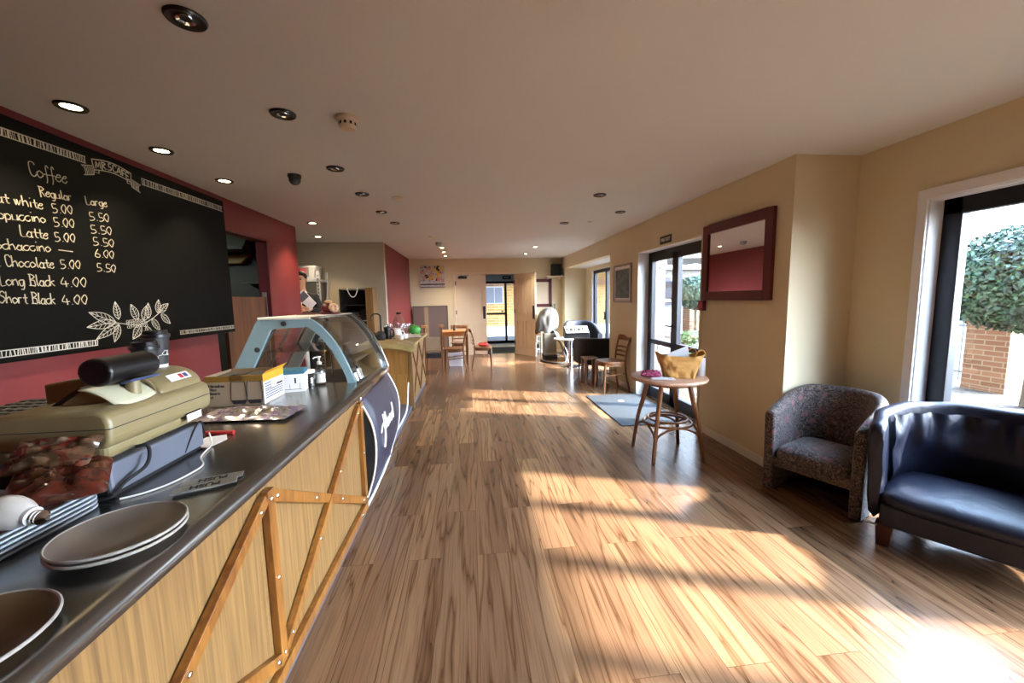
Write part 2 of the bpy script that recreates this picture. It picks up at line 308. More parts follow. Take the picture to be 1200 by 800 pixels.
# ------------------------------------------------------------------ mesh helpers
class B:
    """collects vertices and faces of ONE mesh"""
    def __init__(s): s.v = []; s.f = []
    def add(s, vs, fs, mx=None):
        o = len(s.v)
        s.v += [tuple(mx @ Vector(p)) if mx else tuple(p) for p in vs]
        s.f += [tuple(i+o for i in f) for f in fs]; return s
    def box(s, x0, y0, z0, x1, y1, z1, mx=None):
        x0, x1 = sorted((x0, x1)); y0, y1 = sorted((y0, y1)); z0, z1 = sorted((z0, z1))
        return s.add([(x0,y0,z0),(x1,y0,z0),(x1,y1,z0),(x0,y1,z0),(x0,y0,z1),(x1,y0,z1),(x1,y1,z1),(x0,y1,z1)],
                     [(0,3,2,1),(4,5,6,7),(0,1,5,4),(1,2,6,5),(2,3,7,6),(3,0,4,7)], mx)
    def prism(s, poly, axis, a, b, mx=None):
        """poly: 2D points; extruded along axis from a to b. axis x: (y,z), y: (x,z), z: (x,y)"""
        n = len(poly)
        def P(p, t): return {'x': (t, p[0], p[1]), 'y': (p[0], t, p[1]), 'z': (p[0], p[1], t)}[axis]
        return s.add([P(p, a) for p in poly]+[P(p, b) for p in poly],
                     [tuple(range(n))[::-1], tuple(range(n, 2*n))]+[(i, (i+1) % n, (i+1) % n+n, i+n) for i in range(n)], mx)
    def lathe(s, prof, c=(0,0,0), n=24, mx=None, caps=True):
        """prof: (r,z) from bottom to top, about z through c"""
        vs = []; fs = []; k = len(prof)
        for r, z in prof:
            for i in range(n):
                a = 2*PI*i/n; vs.append((c[0]+r*math.cos(a), c[1]+r*math.sin(a), c[2]+z))
        for j in range(k-1):
            for i in range(n):
                i2 = (i+1) % n; fs.append((j*n+i, j*n+i2, (j+1)*n+i2, (j+1)*n+i))
        if caps: fs.append(tuple(range(n))[::-1]); fs.append(tuple(range((k-1)*n, k*n)))
        return s.add(vs, fs, mx)
    def tube(s, pts, r, n=8, closed=False, mx=None, flat=1.0):
        pts = [Vector(p) for p in pts]; k = len(pts)
        rs = r if isinstance(r, (list, tuple)) else [r]*k
        vs = []; fs = []; nrm = None
        for i, p in enumerate(pts):
            a = pts[(i-1) % k] if (closed or i) else p; b = pts[(i+1) % k] if (closed or i < k-1) else p
            t = (b-a); t = t.normalized() if t.length > 1e-9 else Vector((0,0,1))
            if nrm is None:
                nrm = t.orthogonal().normalized()
                h = Vector((0,0,1)); hh = h-t*h.dot(t)
                if hh.length > .15: nrm = hh.normalized()
            nrm = (nrm-t*nrm.dot(t)); nrm = nrm.normalized() if nrm.length > 1e-6 else t.orthogonal().normalized()
            bn = t.cross(nrm)
            for j in range(n):
                an = 2*PI*j/n+PI/n; vs.append(p+nrm*(math.cos(an)*rs[i])+bn*(math.sin(an)*rs[i]*flat))
        for i in range(k if closed else k-1):
            i2 = (i+1) % k
            for j in range(n):
                j2 = (j+1) % n; fs.append((i*n+j, i*n+j2, i2*n+j2, i2*n+j))
        if not closed: fs.append(tuple(range(n))[::-1]); fs.append(tuple(range((k-1)*n, k*n)))
        return s.add(vs, fs, mx)
    def ball(s, c, r, nu=16, nv=10, mx=None):
        r = r if isinstance(r, (list, tuple)) else (r, r, r)
        vs = [(c[0], c[1], c[2]-r[2])]; fs = []
        for j in range(1, nv):
            t = -PI/2+PI*j/nv
            for i in range(nu):
                a = 2*PI*i/nu; vs.append((c[0]+r[0]*math.cos(t)*math.cos(a), c[1]+r[1]*math.cos(t)*math.sin(a), c[2]+r[2]*math.sin(t)))
        vs.append((c[0], c[1], c[2]+r[2])); T = len(vs)-1
        for i in range(nu):
            i2 = (i+1) % nu; fs.append((0, 1+i2, 1+i)); fs.append((T, T-nu+i, T-nu+i2))
            for j in range(nv-2): fs.append((1+j*nu+i, 1+j*nu+i2, 1+(j+1)*nu+i2, 1+(j+1)*nu+i))
        return s.add(vs, fs, mx)
    def grid(s, fn, nu, nv, mx=None, closeu=False):
        vs = [fn(i/(nu if closeu else nu-1) if nu > 1 else 0, j/(nv-1)) for j in range(nv) for i in range(nu)]
        fs = []
        for j in range(nv-1):
            for i in range(nu if closeu else nu-1):
                i2 = (i+1) % nu; fs.append((j*nu+i, j*nu+i2, (j+1)*nu+i2, (j+1)*nu+i))
        return s.add(vs, fs, mx)
    def pillow(s, w, d, h, mx=None, n=18, pw=.5, rough=.0, seed=0, base=0.35):
        """flat packet: top and bottom sheets meeting at the rim"""
        def f(sg):
            def g(u, v):
                e = max(0., (1-abs(2*u-1)**3.0)*(1-abs(2*v-1)**3.0))**pw
                q = rough*mnoise.noise(Vector((u*6+seed, v*6, sg*3)))
                qq = rough*.5*mnoise.noise(Vector((u*17+seed, v*17, sg*3)))
                return ((u-.5)*w, (v-.5)*d, (h*(1-base) if sg > 0 else -h*base)*e+(q+qq)*(e+.15 if sg > 0 else 0))
            return g
        s.grid(f(1), n, n, mx)
        o = len(s.f); s.grid(f(-1), n, n, mx)
        s.f[o:] = [t[::-1] for t in s.f[o:]]
        return s
def link(o, parent=None):
    COL.objects.link(o)
    if parent is not None: o.parent = parent
    return o
def obj(name, b, mt, parent=None, smooth=35, bevel=0., seg=2, subsurf=0, world=True, tag=None):
    """link the collected shape as one mesh object; with world=True its coordinates are world ones, otherwise the parent's"""
    me = bpy.data.meshes.new(name)
    off = Vector((0,0,0))
    if parent is not None and world:
        p = parent
        while p is not None: off += p.location; p = p.parent
    me.from_pydata([tuple(Vector(v)-off) for v in b.v], [], b.f)
    bm = bmesh.new(); bm.from_mesh(me); bmesh.ops.remove_doubles(bm, verts=bm.verts, dist=1e-6); bmesh.ops.recalc_face_normals(bm, faces=bm.faces); bm.to_mesh(me); bm.free()
    me.materials.append(M[mt] if isinstance(mt, str) else mt)
    o = bpy.data.objects.new(name, me); link(o, parent)
    if bevel:
        k = o.modifiers.new('bevel', 'BEVEL'); k.width = bevel; k.segments = seg; k.limit_method = 'ANGLE'; k.angle_limit = R(40)
    if subsurf:
        k = o.modifiers.new('sub', 'SUBSURF'); k.levels = subsurf; k.render_levels = subsurf
    if smooth:
        me.polygons.foreach_set('use_smooth', [True]*len(me.polygons)); me.set_sharp_from_angle(angle=R(smooth))
    return o
def tag(o, label=None, cat=None, group=None, kind=None):
    if label: o['label'] = label
    if cat: o['category'] = cat
    if group: o['group'] = group
    if kind: o['kind'] = kind
    return o
def thing(name, label, cat, loc=(0,0,0), rotz=0, group=None):
    o = bpy.data.objects.new(name, None); o.empty_display_size = .1; link(o)
    o.location = loc; o.rotation_euler = (0, 0, rotz)
    return tag(o, label, cat, group)
def struct(name, b, mt, parent=None, smooth=0, bevel=0.):
    o = obj(name, b, mt, parent, smooth, bevel)
    if parent is None: o['kind'] = 'structure'
    return o
def dup(root, loc=None, rotz=None, label=None, group=None):
    r = root.copy(); COL.objects.link(r)
    if loc is not None: r.location = loc
    if rotz is not None: r.rotation_euler = (0, 0, rotz)
    if label: r['label'] = label
    if group: r['group'] = group
    for ch in list(root.children):
        c = ch.copy(); COL.objects.link(c); c.parent = r
        for g in list(ch.children):
            d = g.copy(); COL.objects.link(d); d.parent = c
    return r
def spline(pts, n=6, closed=False):
    P = [Vector(p) for p in pts]; out = []; k = len(P)
    for i in range(k if closed else k-1):
        p0 = P[(i-1) % k] if (closed or i) else P[0]; p1 = P[i]; p2 = P[(i+1) % k]; p3 = P[(i+2) % k] if (closed or i < k-2) else P[-1]
        for j in range(n):
            t = j/n; out.append(.5*((2*p1)+(p2-p0)*t+(2*p0-5*p1+4*p2-p3)*t*t+(3*p1-p0-3*p2+p3)*t**3))
    if not closed: out.append(P[-1])
    return out
def T(x=0, y=0, z=0): return Matrix.Translation((x, y, z))
def RZ(a): return Matrix.Rotation(a, 4, 'Z')
def RX(a): return Matrix.Rotation(a, 4, 'X')
def RY(a): return Matrix.Rotation(a, 4, 'Y')
def frame_mx(o, u, v):
    """matrix with local x along u, local y along v, z = u x v, origin o"""
    u = Vector(u).normalized(); v = Vector(v).normalized(); w = u.cross(v)
    mm = Matrix((u, v, w)).transposed().to_4x4(); mm.translation = Vector(o); return mm
def text(name, s, size, mx, mt, parent=None, depth=.001, align='CENTER', bold=0.):
    cu = bpy.data.curves.new(name, 'FONT'); cu.body = s; cu.size = size; cu.extrude = depth; cu.align_x = align; cu.align_y = 'CENTER'; cu.offset = bold
    t = bpy.data.objects.new(name+'_c', cu); COL.objects.link(t)
    dg = bpy.context.evaluated_depsgraph_get(); me = bpy.data.meshes.new_from_object(t.evaluated_get(dg))
    bpy.data.objects.remove(t); bpy.data.curves.remove(cu)
    off = Vector((0,0,0)); p = parent
    while p is not None: off += p.location; p = p.parent
    me.transform(T(*(-off)) @ mx); me.materials.clear(); me.materials.append(M[mt])
    o = bpy.data.objects.new(name, me); return link(o, parent)
# handwritten letters: strokes on a grid, baseline 2, x-height 5, capital height 8
GL = {
'C':(5,'57 48 28 17 14 22 42 53'),'o':(4,'25 04 03 12 22 43 44 25'),'f':(3.4,'47 38 27 22 10|04 44'),'e':(4,'04 34 45 25 14 03 12 32 43'),
'R':(5,'11 18|08 38 57 46 15 34 52'),'g':(4,'45 25 04 12 32 45 42 30 10'),'u':(4.4,'05 02 12 32 44 45|45 42 53'),'l':(2,'18 13 22'),'a':(4.4,'44 25 14 03 12 32 44 45 42 52'),
'r':(3.4,'05 02|04 15 35'),'L':(4.6,'18 12 52'),'t':(3.2,'27 23 32 42|05 45'),'w':(5.4,'05 12 25 32 55'),'h':(4.4,'08 02|04 25 35 43 42'),'i':(1.8,'15 12|17 17.5'),
'F':(4.6,'18 12|18 58|15 45'),'p':(4.4,'05 00|04 25 44 43 32 12'),'c':(3.8,'45 25 04 03 12 32 43'),'n':(4.4,'05 02|04 25 35 43 42'),'M':(6.4,'02 18 33 58 62'),
'H':(5.4,'08 02|58 52|05 55'),'k':(4.2,'08 02|45 14 42'),'B':(5,'18 12|08 38 57 46 15 45 54 52 32 02'),'S':(5,'57 38 17 16 45 54 43 22 03'),'A':(5,'02 38 52|14 44'),'E':(4.6,'58 18 12 52|15 45'),
'y':(4.4,'05 13 32|45 32 20'),'P':(5,'12 18 48 57 46 15'),'U':(5,'18 13 22 42 53 58'),
'0':(4.4,'28 06 04 22 34 46 38 28'),'4':(4.6,'28 04 54|36 32'),'5':(4.4,'48 18 15 35 44 43 22 02'),'6':(4.4,'38 16 03 12 32 43 44 25 04'),'.':(1.8,'12 12.4'),'-':(4,'05 45'),' ':(2.6,''),
}
def strokes(s, x0=0.):
    """-> list of polylines in letter units (capital height 6), total advance"""
    out = []; x = x0; rnd = random.Random(s)
    for ch in s:
        adv, d = GL[ch]
        for st in [q for q in d.split('|') if q]:
            pts = []
            for q in st.split(' '):
                pts.append(Vector((x+float(q[0])+rnd.uniform(-.12, .12), float(q[1:])-2+rnd.uniform(-.12, .12), 0)))
            out.append(spline(pts, 4) if len(pts) > 2 else pts)
        x += adv+.9
    return out, x-.9-x0
def write(b, s, mx, cap, width=None, r=.0035, right=False):
    """draw the word with chalk lines in the local xy plane of mx"""
    st, adv = strokes(s); sc = cap/6.; sw = sc if width is None else width/adv
    for pl in st:
        b.tube([mx @ Vector(((p.x-(adv if right else 0))*sw, p.y*sc, .0012)) for p in pl], r, 5, flat=.5)
# ------------------------------------------------------------------ setting
CE = 2.443; XW = 2.403; XL = -2.30; YB = -4.0; YF = 10.08
b = B().box(-5, YB-.1, -.1, 3.15, 12.6, 0); struct('floor', b, 'floor')
b = B().box(-5, YB-.1, CE, 3.15, 10.2, CE+.12); struct('ceiling', b, 'ceil')
b = B().box(XL-.12, YB, 0, XL, 3.85, CE).box(XL-.12, 3.85, 2.15, XL, 4.90, CE).box(XL-.12, 4.90, 0, XL, 5.70, CE)
struct('wall_left', b, 'red')
b = B().box(XL-.121, 4.885, 0, XL-.001, 4.9005, 2.165).box(XL-.121, 3.86, 2.135, XL-.001, 4.90, 2.151); struct('trim_1', b, 'crimson')
# kitchen behind the servery opening and the nook beyond the red wall
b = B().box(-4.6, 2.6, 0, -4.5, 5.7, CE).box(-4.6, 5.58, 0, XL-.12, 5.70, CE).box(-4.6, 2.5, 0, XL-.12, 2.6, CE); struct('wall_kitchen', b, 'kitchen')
kl = bpy.data.lights.new('kitchen_fill_light', 'AREA'); kl.energy = 6; kl.size = .3; kl.size_y = 1.2; kl.shape = 'RECTANGLE'; kl.color = (.92, 1., .88); ko = bpy.data.objects.new('kitchen_fill_light', kl); COL.objects.link(ko); ko.location = (-4.0, 4.2, CE-.03)  # unseen fill light, added to brighten the kitchen seen through the opening
b = B().box(-3.7, 7.15, 0, -1.46, 7.27, CE); struct('wall_nook', b, 'grey_wall')
b = B().box(-3.8, 5.70, 0, -3.7, 7.27, CE); struct('wall_nook_left', b, 'grey_wall')
b = B().box(-1.58, 7.27, 0, -1.46, YF, CE); struct('wall_left_far', b, 'red')
bb = B().box(-1.46, 7.16, 0, -1.4595, 7.27, CE)
# far wall with the double door opening
DX0, DX1, DZ = -.35, 1.15, 2.05
b = B().box(-1.58, YF, 0, DX0, YF+.12, CE).box(DX1, YF, 0, 2.55, YF+.12, CE).box(DX0, YF, DZ, DX1, YF+.12, CE); struct('wall_far', b, 'cream')
b = B()
for x0, x1 in ((DX0-.05, DX0), (DX1, DX1+.05)): b.box(x0, YF-.015, 0, x1, YF+.13, DZ)
b.box(DX0-.05, YF-.015, DZ, DX1+.05, YF+.13, DZ+.05); struct('trim_2', b, 'doorp', bevel=.004)
# vestibule
b = B().box(-1.2, 10.2, 0, -1.1, 12.6, CE).box(2.2, 10.2, 0, 2.3, 12.6, CE).box(-1.2, 10.2, 2.3, 2.3, 12.6, 2.4).box(-1.2, 12.5, 1.97, 2.3, 12.6, 2.4); struct('wall_vestibule', b, 'hallwall')
b = B().box(-1.1, 11.45, 0, 2.2, 12.5, .004); struct('floor_vestibule', b, 'tile')
b = B()
for x in (-1.1, .30, 1.115, 2.13): b.box(x, 12.5, 0, x+.07, 12.56, 1.97)
b.box(-1.1, 12.5, 1.90, 2.2, 12.56, 1.97).box(-1.1, 12.5, 0, 2.2, 12.56, .09).box(.3, 12.5, .92, 1.15, 12.56, .98)
d = struct('door_1', b, 'black_alu'); obj('glass_pane', B().box(-1.05, 12.525, .05, 2.15, 12.531, 1.93), 'glass', d, 0)
obj('lock', B().lathe([(.03, 0), (.03, .03), (.012, .05)], n=14, mx=T(1.03, 12.5, 1.03) @ RX(PI/2)), 'steel', d)
# right wall: door opening, alcove opening
AZ = 2.15
b = B().box(XW, 2.752, 0, XW+.15, 3.89, CE).box(XW, 3.89, 2.04, XW+.15, 5.44, CE).box(XW, 5.44, 0, XW+.15, 6.575, CE).box(XW, 6.575, AZ, XW+.15, 9.80, CE).box(XW, 9.80, 0, XW+.15, YF, CE)
struct('wall_right', b, 'cream')
b = B().box(XW+.15, 2.752, 0, 3.08, 2.87, CE); struct('wall_return', b, 'cream')
XN = 2.93; WZ0, WZ1 = .10, 2.015
b = B().box(XN, 2.28, 0, XN+.16, 2.752, CE)
b.box(XN, -.62, WZ1, XN+.16, 2.28, CE).box(XN, -.62, 0, XN+.16, 2.28, WZ0).box(XN, -1.1, 0, XN+.16, -.62, CE)
b.box(XN, YB, 0, XN+.16, -1.1, CE)
struct('wall_window_side', b, 'cream')
b = B().box(-5, YB-.1, 0, 3.09, YB, CE); struct('wall_behind', b, 'cream')
b = B().box(2.55, 9.80, 0, 3.06, 9.92, AZ+.1).box(2.55, 6.455, 0, 3.06, 6.575, AZ+.1).box(2.95, 6.575, 0, 3.06, 7.25, AZ+.1).box(2.95, 9.28, 0, 3.06, 9.80, AZ+.1).box(2.95, 7.25, 2.06, 3.06, 9.28, AZ+.1)
struct('wall_alcove', b, 'cream')
b = B().box(2.55, 6.575, AZ, 2.95, 9.80, AZ+.1); struct('ceiling_alcove', b, 'ceil')
b = B().box(2.56, 6.40, -.3, 3.17, 6.45, 2.3).box(3.065, 6.45, -.3, 3.17, 7.22, 2.3); struct('wall_brick_cladding', b, 'brick')
# window reveals and architraves
b = B().box(XN-.018, 2.28, 0, XN, 2.335, 2.075).box(XN-.018, -.68, WZ1, XN, 2.28, 2.075).box(XN, 2.272, WZ0, XN+.13, 2.281, WZ1).box(XN, -.62, WZ1-.008, XN+.13, 2.28, WZ1+.001); struct('trim_3', b, 'reveal', bevel=.003)
b = B().box(XW-.004, 5.432, 0, XW+.16, 5.441, 2.04).box(XW-.004, 3.89, 2.032, XW+.16, 5.44, 2.041).box(XW-.004, 3.889, 0, XW+.16, 3.898, 2.04); struct('trim_4', b, 'reveal')
b = B().box(XW-.010, 5.44, 0, XW, 5.475, 2.065).box(XW-.010, 3.89, 2.04, XW, 5.44, 2.065).box(XW-.010, 3.855, 0, XW, 3.89, 2.065); struct('trim_5', b, 'cream', bevel=.003)
b = B().box(2.945, 9.272, 0, 3.06, 9.281, 2.06).box(2.945, 7.25, 2.052, 3.06, 9.28, 2.061); struct('trim_6', b, 'reveal')
def window(name, x, y0, y1, z0, z1, mull, fw=.085, mw=.11, head=None):
    head = head or fw
    b = B().box(x, y1-fw, z0, x+.06, y1, z1).box(x, y0, z0, x+.06, y0+fw, z1).box(x, y0, z1-head, x+.06, y1, z1).box(x, y0, z0, x+.06, y1, z0+fw)
    for y in mull: b.box(x, y-mw/2, z0, x+.06, y+mw/2, z1)
    w = struct(name, b, 'black_alu', bevel=.004)
    obj('glass_pane', B().box(x+.03, y0+.02, z0+.02, x+.034, y1-.02, z1-.02), 'glass', w, 0)
    return w
window('window_1', 3.03, -.62, 2.272, WZ0, 2.008, (1.67, 1.07, .47, -.13), fw=.10, head=.10)
w3 = window('window_2', 2.99, 7.25, 9.272, .03, 2.052, (8.42,), fw=.07, mw=.08)
obj('window_handle', B().box(2.965, 8.445, .92, 2.99, 8.475, 1.10).box(2.95, 8.45, .93, 2.968, 8.47, .95).box(2.95, 8.45, 1.07, 2.968, 8.47, 1.09), 'black_alu', w3, bevel=.003)
# glazed double door in the right wall
X = 2.555
b = B().box(X, 5.36, 0, X+.07, 5.434, 2.032).box(X, 3.896, 0, X+.07, 3.96, 2.032).box(X, 3.896, 1.975, X+.07, 5.434, 2.032)
d2 = struct('door_2', b, 'black_alu', bevel=.003)
for y0, y1 in ((4.68, 5.36), (3.96, 4.675)):
    b = B().box(X-.01, y1-.06, .01, X+.05, y1, 1.975).box(X-.01, y0, .01, X+.05, y0+.075, 1.975).box(X-.01, y0, 1.90, X+.05, y1, 1.975).box(X-.01, y0, .01, X+.05, y1, .15).box(X-.01, y0, .765, X+.05, y1, .83)
    lf = obj('door_leaf', b, 'black_alu', d2, 0, .003)
    obj('glass_pane', B().box(X+.018, y0+.03, .08, X+.023, y1-.03, 1.93), 'glass', lf, 0)
    if y0 > 4.6:
        obj('lever_handle', B().box(X-.035, 4.70, 1.03, X-.01, 4.72, 1.06).box(X-.05, 4.70, 1.035, X-.032, 4.83, 1.055), 'black', lf, bevel=.003)
# skirting
b = B().box(XW-.014, 2.752, 0, XW, 3.855, .075).box(XW-.014, 5.475, 0, XW, 6.575, .075).box(XW-.014, 9.8, 0, XW, YF, .075); struct('baseboard_right', b, 'trimw', bevel=.003)
b = B().box(XW, 2.738, 0, XN, 2.752, .075).box(XN-.014, 2.335, 0, XN, 2.738, .075); struct('baseboard_window', b, 'trimw', bevel=.003)
b = B().box(-1.46, YF-.014, 0, DX0-.05, YF, .075).box(DX1+.05, YF-.014, 0, XW-.015, YF, .075); struct('baseboard_far', b, 'trimw', bevel=.003)
b = B().box(-1.1, 10.2, 0, 2.2, 11.45, .008); struct('floor_mat_vestibule', b, 'rug')
# ------------------------------------------------------------------ right side doors of the far wall
def panel_door(name, label, origin, u, w, h, handle_at, hinge_marks):
    t = thing(name, label, 'door', origin)
    n = Vector((u[1], -u[0], 0)).normalized()       # faces the room
    mx = frame_mx(origin, u, (0, 0, 1))
    th = .046
    cols = ((.10, w/2-.04), (w/2+.04, w-.10)); rows = ((.16, .86), (1.02, h-.14))
    b = B().box(.002, .002, -.002, w-.002, h-.002, .002, mx)
    for x_a, x_b in ((0, .10), (w/2-.04, w/2+.04), (w-.10, w)): b.box(x_a, 0, -th/2, x_b, h, th/2, mx)
    for x_a, x_b in cols:
        for z_a, z_b in ((0, .16), (.86, 1.02), (h-.14, h)): b.box(x_a, z_a, -th/2, x_b, z_b, th/2, mx)
        for z_a, z_b in rows: b.box(x_a+.020, z_a+.020, -th/2+.002, x_b-.020, z_b-.020, th/2-.002, mx)
    leaf = obj('door_leaf', b, 'doorp', t, 0)
    bp = B()
    for zz in (-th/2-.004, th/2): bp.box(handle_at-.035, .92, zz, handle_at+.035, 1.24, zz+.004, mx)
    obj('push_plate', bp, 'dark', leaf, 0)
    bh = B()
    for z in (.25, 1.05, 1.78): bh.box(hinge_marks-.012, z, -th/2-.008, hinge_marks+.012, z+.1, th/2+.008, mx)
    obj('hinge', bh, 'dark', leaf, 0)
    return t, mx
dl, mxl = panel_door('panelled_door', 'closed left leaf of the cream panelled double door on the far wall', (DX0+.004, YF+.03, .004), (1, 0, 0), .775, DZ-.01, .72, .012)
obj('door_closer', B().box(.08, 1.94, .024, .30, 2.0, .07, mxl).tube([mxl @ Vector(p) for p in ((.25, 1.985, .06), (.12, 2.0, .16), (.34, 2.02, .05))], .008), 'dark', dl, 0, .004)
dr, mxr = panel_door('panelled_door', 'right leaf of the cream panelled double door, swung open into the room', (DX1+.01, YF-.05, .004), (.43, -.60, 0), .745, DZ-.01, .69, .012)
# ------------------------------------------------------------------ service counter
XC = -.745; ZT = .845; YE = 2.62
ct = thing('service_counter', 'long pale oak counter with crossed timber battens and a stainless steel top', 'counter', (XC-.4, 1.3, 0))
b = B().box(-1.50, -1.2, .058, XC, YE, .80); obj('front_panel', b, 'oak', ct, 0)
b = B().box(-1.50, -1.2, 0, XC+.004, YE, .058); obj('kickboard', b, 'kick', ct, 0)
prof = [(-1.60, .81), (-1.60, ZT), (-.80, ZT), (-.772, ZT+.003), (-.745, ZT), (-.731, ZT-.012), (-.728, ZT-.026), (-.733, ZT-.04), (-.745, ZT-.046), (-.80, ZT-.046)]
b = B().prism(prof, 'y', -1.2, 2.98); obj('worktop', b, 'steel', ct, 40)
# battens lie on the front face: (y,z) -> (y,z)
def batten(y0, z0, y1, z1, w=.044, t=.026, lift=0.):
    d = Vector((y1-y0, z1-z0)); n = Vector((-d.y, d.x)).normalized()*w/2
    P = [(y0+n.x, z0+n.y), (y0-n.x, z0-n.y), (y1-n.x, z1-n.y), (y1+n.x, z1+n.y)]
    bt = obj('batten', B().prism(P, 'x', XC+lift, XC+lift+t), 'batten', ct, 0, .002)
    L = d.length
    for f in ((.05, .5, .95) if L < 1.0 else (.04, .33, .62, .96)):
        p = Vector((y0, z0))+d*f
        obj('screw', B().ball((XC+lift+t, p.x, p.y), (.006, .0085, .0085), 10, 6), 'chrome', bt)
    return bt
E0 = .775; K0 = .082
for k, (ya, yb) in enumerate(((1.405, 2.56), (.25, 1.405), (-.90, .25))):
    batten(ya, E0-.01, yb, .13, lift=.0)              # falling towards the far end
    batten(ya+.02, .15, yb-.03, E0-.01, lift=.004, w=.04)     # rising
    batten(yb+.03, .10, yb+.03, .785, w=.05) if k == 0 else batten(yb, .12, yb, .785, w=.046, lift=.002)
batten(-.9, K0, 2.60, K0, w=.046, lift=.002)
# ------------------------------------------------------------------ curved glass display case with its sign panel
dc = thing('display_case', 'curved glass cake display case with pale blue frame at the far end of the counter', 'display case', (-1.2, 3.2, 0))
def arch(y, out=0., inset=0.):
    """outer outline of the end frame from left foot over the top down to the right foot (x,z)"""
    return spline([(-1.135-out*0, 1.325, 0), (-1.06, 1.262, 0), (-.985, 1.165, 0), (-.925, 1.055, 0), (-.875, .93, 0), (-.848+out, ZT, 0)], 5)
Y0, Y1 = 2.93, 3.60
def shiftx(y): return .085*(y-Y0)/(Y1-Y0)
def frame_b(y, t=.028):
    o = [(p.x, p.y) for p in arch(y)]
    i = [(p.x, p.y) for p in spline([(-1.15, 1.262, 0), (-1.09, 1.21, 0), (-1.02, 1.12, 0), (-.965, 1.02, 0), (-.918, .91, 0), (-.902, ZT, 0)], 5)]
    b = B(); s = shiftx(y)
    def band(O, I):
        n = len(O)
        vs = [(p[0]+s, y, p[1]) for p in O]+[(p[0]+s, y, p[1]) for p in I]+[(p[0]+s, y+t, p[1]) for p in O]+[(p[0]+s, y+t, p[1]) for p in I]
        fs = []
        for k in range(n-1):
            fs += [(k, k+1, n+k+1, n+k), (2*n+k, 3*n+k, 3*n+k+1, 2*n+k+1), (k, 2*n+k, 2*n+k+1, k+1), (n+k, n+k+1, 3*n+k+1, 3*n+k)]
        fs += [(0, n, 3*n, 2*n), (n-1, 3*n-1, 4*n-1, 2*n-1)]
        b.add(vs, fs)
    O = [(-1.735, ZT), (-1.49, 1.315), (-1.45, 1.328)]+o; I = [(-1.61, ZT), (-1.405, 1.245), (-1.38, 1.255)]+i
    band(O, I)
    return b
fr = obj('end_frame', frame_b(Y0), 'caseblue', dc, 0)
for x, z in ((-1.31, 1.29), (-1.50, 1.11)): obj('bolt', B().lathe([(.018, 0), (.018, .008), (.009, .012)], n=12, mx=T(x, Y0, z) @ RX(PI/2)), 'dark', fr)
obj('far_end_frame', frame_b(Y1), 'sil', dc, 0)
# curved front glass swept between the end frames, rails, roof
pr = arch(0)
def gl(u, v):
    p = pr[int(round(u*(len(pr)-1)))]; y = Y0+.03+v*(Y1-Y0-.03); return (p.x+.004+shiftx(y), y, p.y)
g = B().grid(gl, len(pr), 6); go = obj('curved_glass', g, 'caseglass', dc, 60)
so = go.modifiers.new('solid', 'SOLIDIFY'); so.thickness = .005
b = B().add([(-1.48, Y0-.01, 1.318), (-1.13, Y0-.01, 1.318), (-1.045, Y1+.04, 1.318), (-1.40, Y1+.04, 1.318), (-1.48, Y0-.01, 1.336), (-1.13, Y0-.01, 1.336), (-1.045, Y1+.04, 1.336), (-1.40, Y1+.04, 1.336)], [(0,3,2,1),(4,5,6,7),(0,1,5,4),(1,2,6,5),(2,3,7,6),(3,0,4,7)])
obj('roof', b, 'white', dc, 0, .004)
edge = [(p.x+.008+shiftx(Y1+.03), Y1+.03, p.y) for p in pr]; obj('glass_edge_trim', B().tube(edge, .008, 6), 'steel', dc)
obj('glass_edge_trim', B().tube([(-1.13, Y0, 1.326), (-1.045, Y1+.03, 1.326)], .009, 6), 'chrome', dc)
# sloping rear glass doors with silver frames, inner shelf, base well
rd = B(); gd = B()
for ya, yb in ((Y0+.06, 3.24), (3.24, Y1-.03)):
    A0, A1 = Vector((-1.60, ya, .90)), Vector((-1.60, yb, .90)); T0, T1 = Vector((-1.40, ya, 1.25)), Vector((-1.40, yb, 1.25))
    for p, q in ((A0, A1), (A1, T1), (T1, T0), (T0, A0)): rd.tube([p, q], .010, 4)
    gd.add([A0, A1, T1, T0], [(0, 1, 2, 3)])
r_ = obj('rear_door_frame', rd, 'chrome', dc, 0); obj('rear_door_glass', gd, 'caseglass', r_, 0)
b = B().box(-1.50, Y0+.05, 1.08, -1.06, Y1, 1.086); obj('glass_shelf', b, 'caseglass', dc, 0)
b = B().tube([(-1.06, 3.1, .86), (-1.06, 3.1, 1.08)], .006, 6).tube([(-1.06, 3.45, .86), (-1.06, 3.45, 1.08)], .006, 6).tube([(-1.06, Y0+.05, 1.082), (-1.06, Y1, 1.082)], .007, 6); obj('shelf_rail', b, 'chrome', dc)
b = B().box(-1.62, 2.985, .80, -.82, Y1+.03, .84); obj('base_well', b, 'dark', dc, 0)
b = B().box(-1.62, YE+.02, .06, -.80, Y1+.03, .80); obj('cabinet', b, 'matteblack', dc, 0)
b = B().box(-1.60, YE+.02, 0, -.77, Y1+.03, .06); obj('kickboard', b, 'kick', dc, 0)
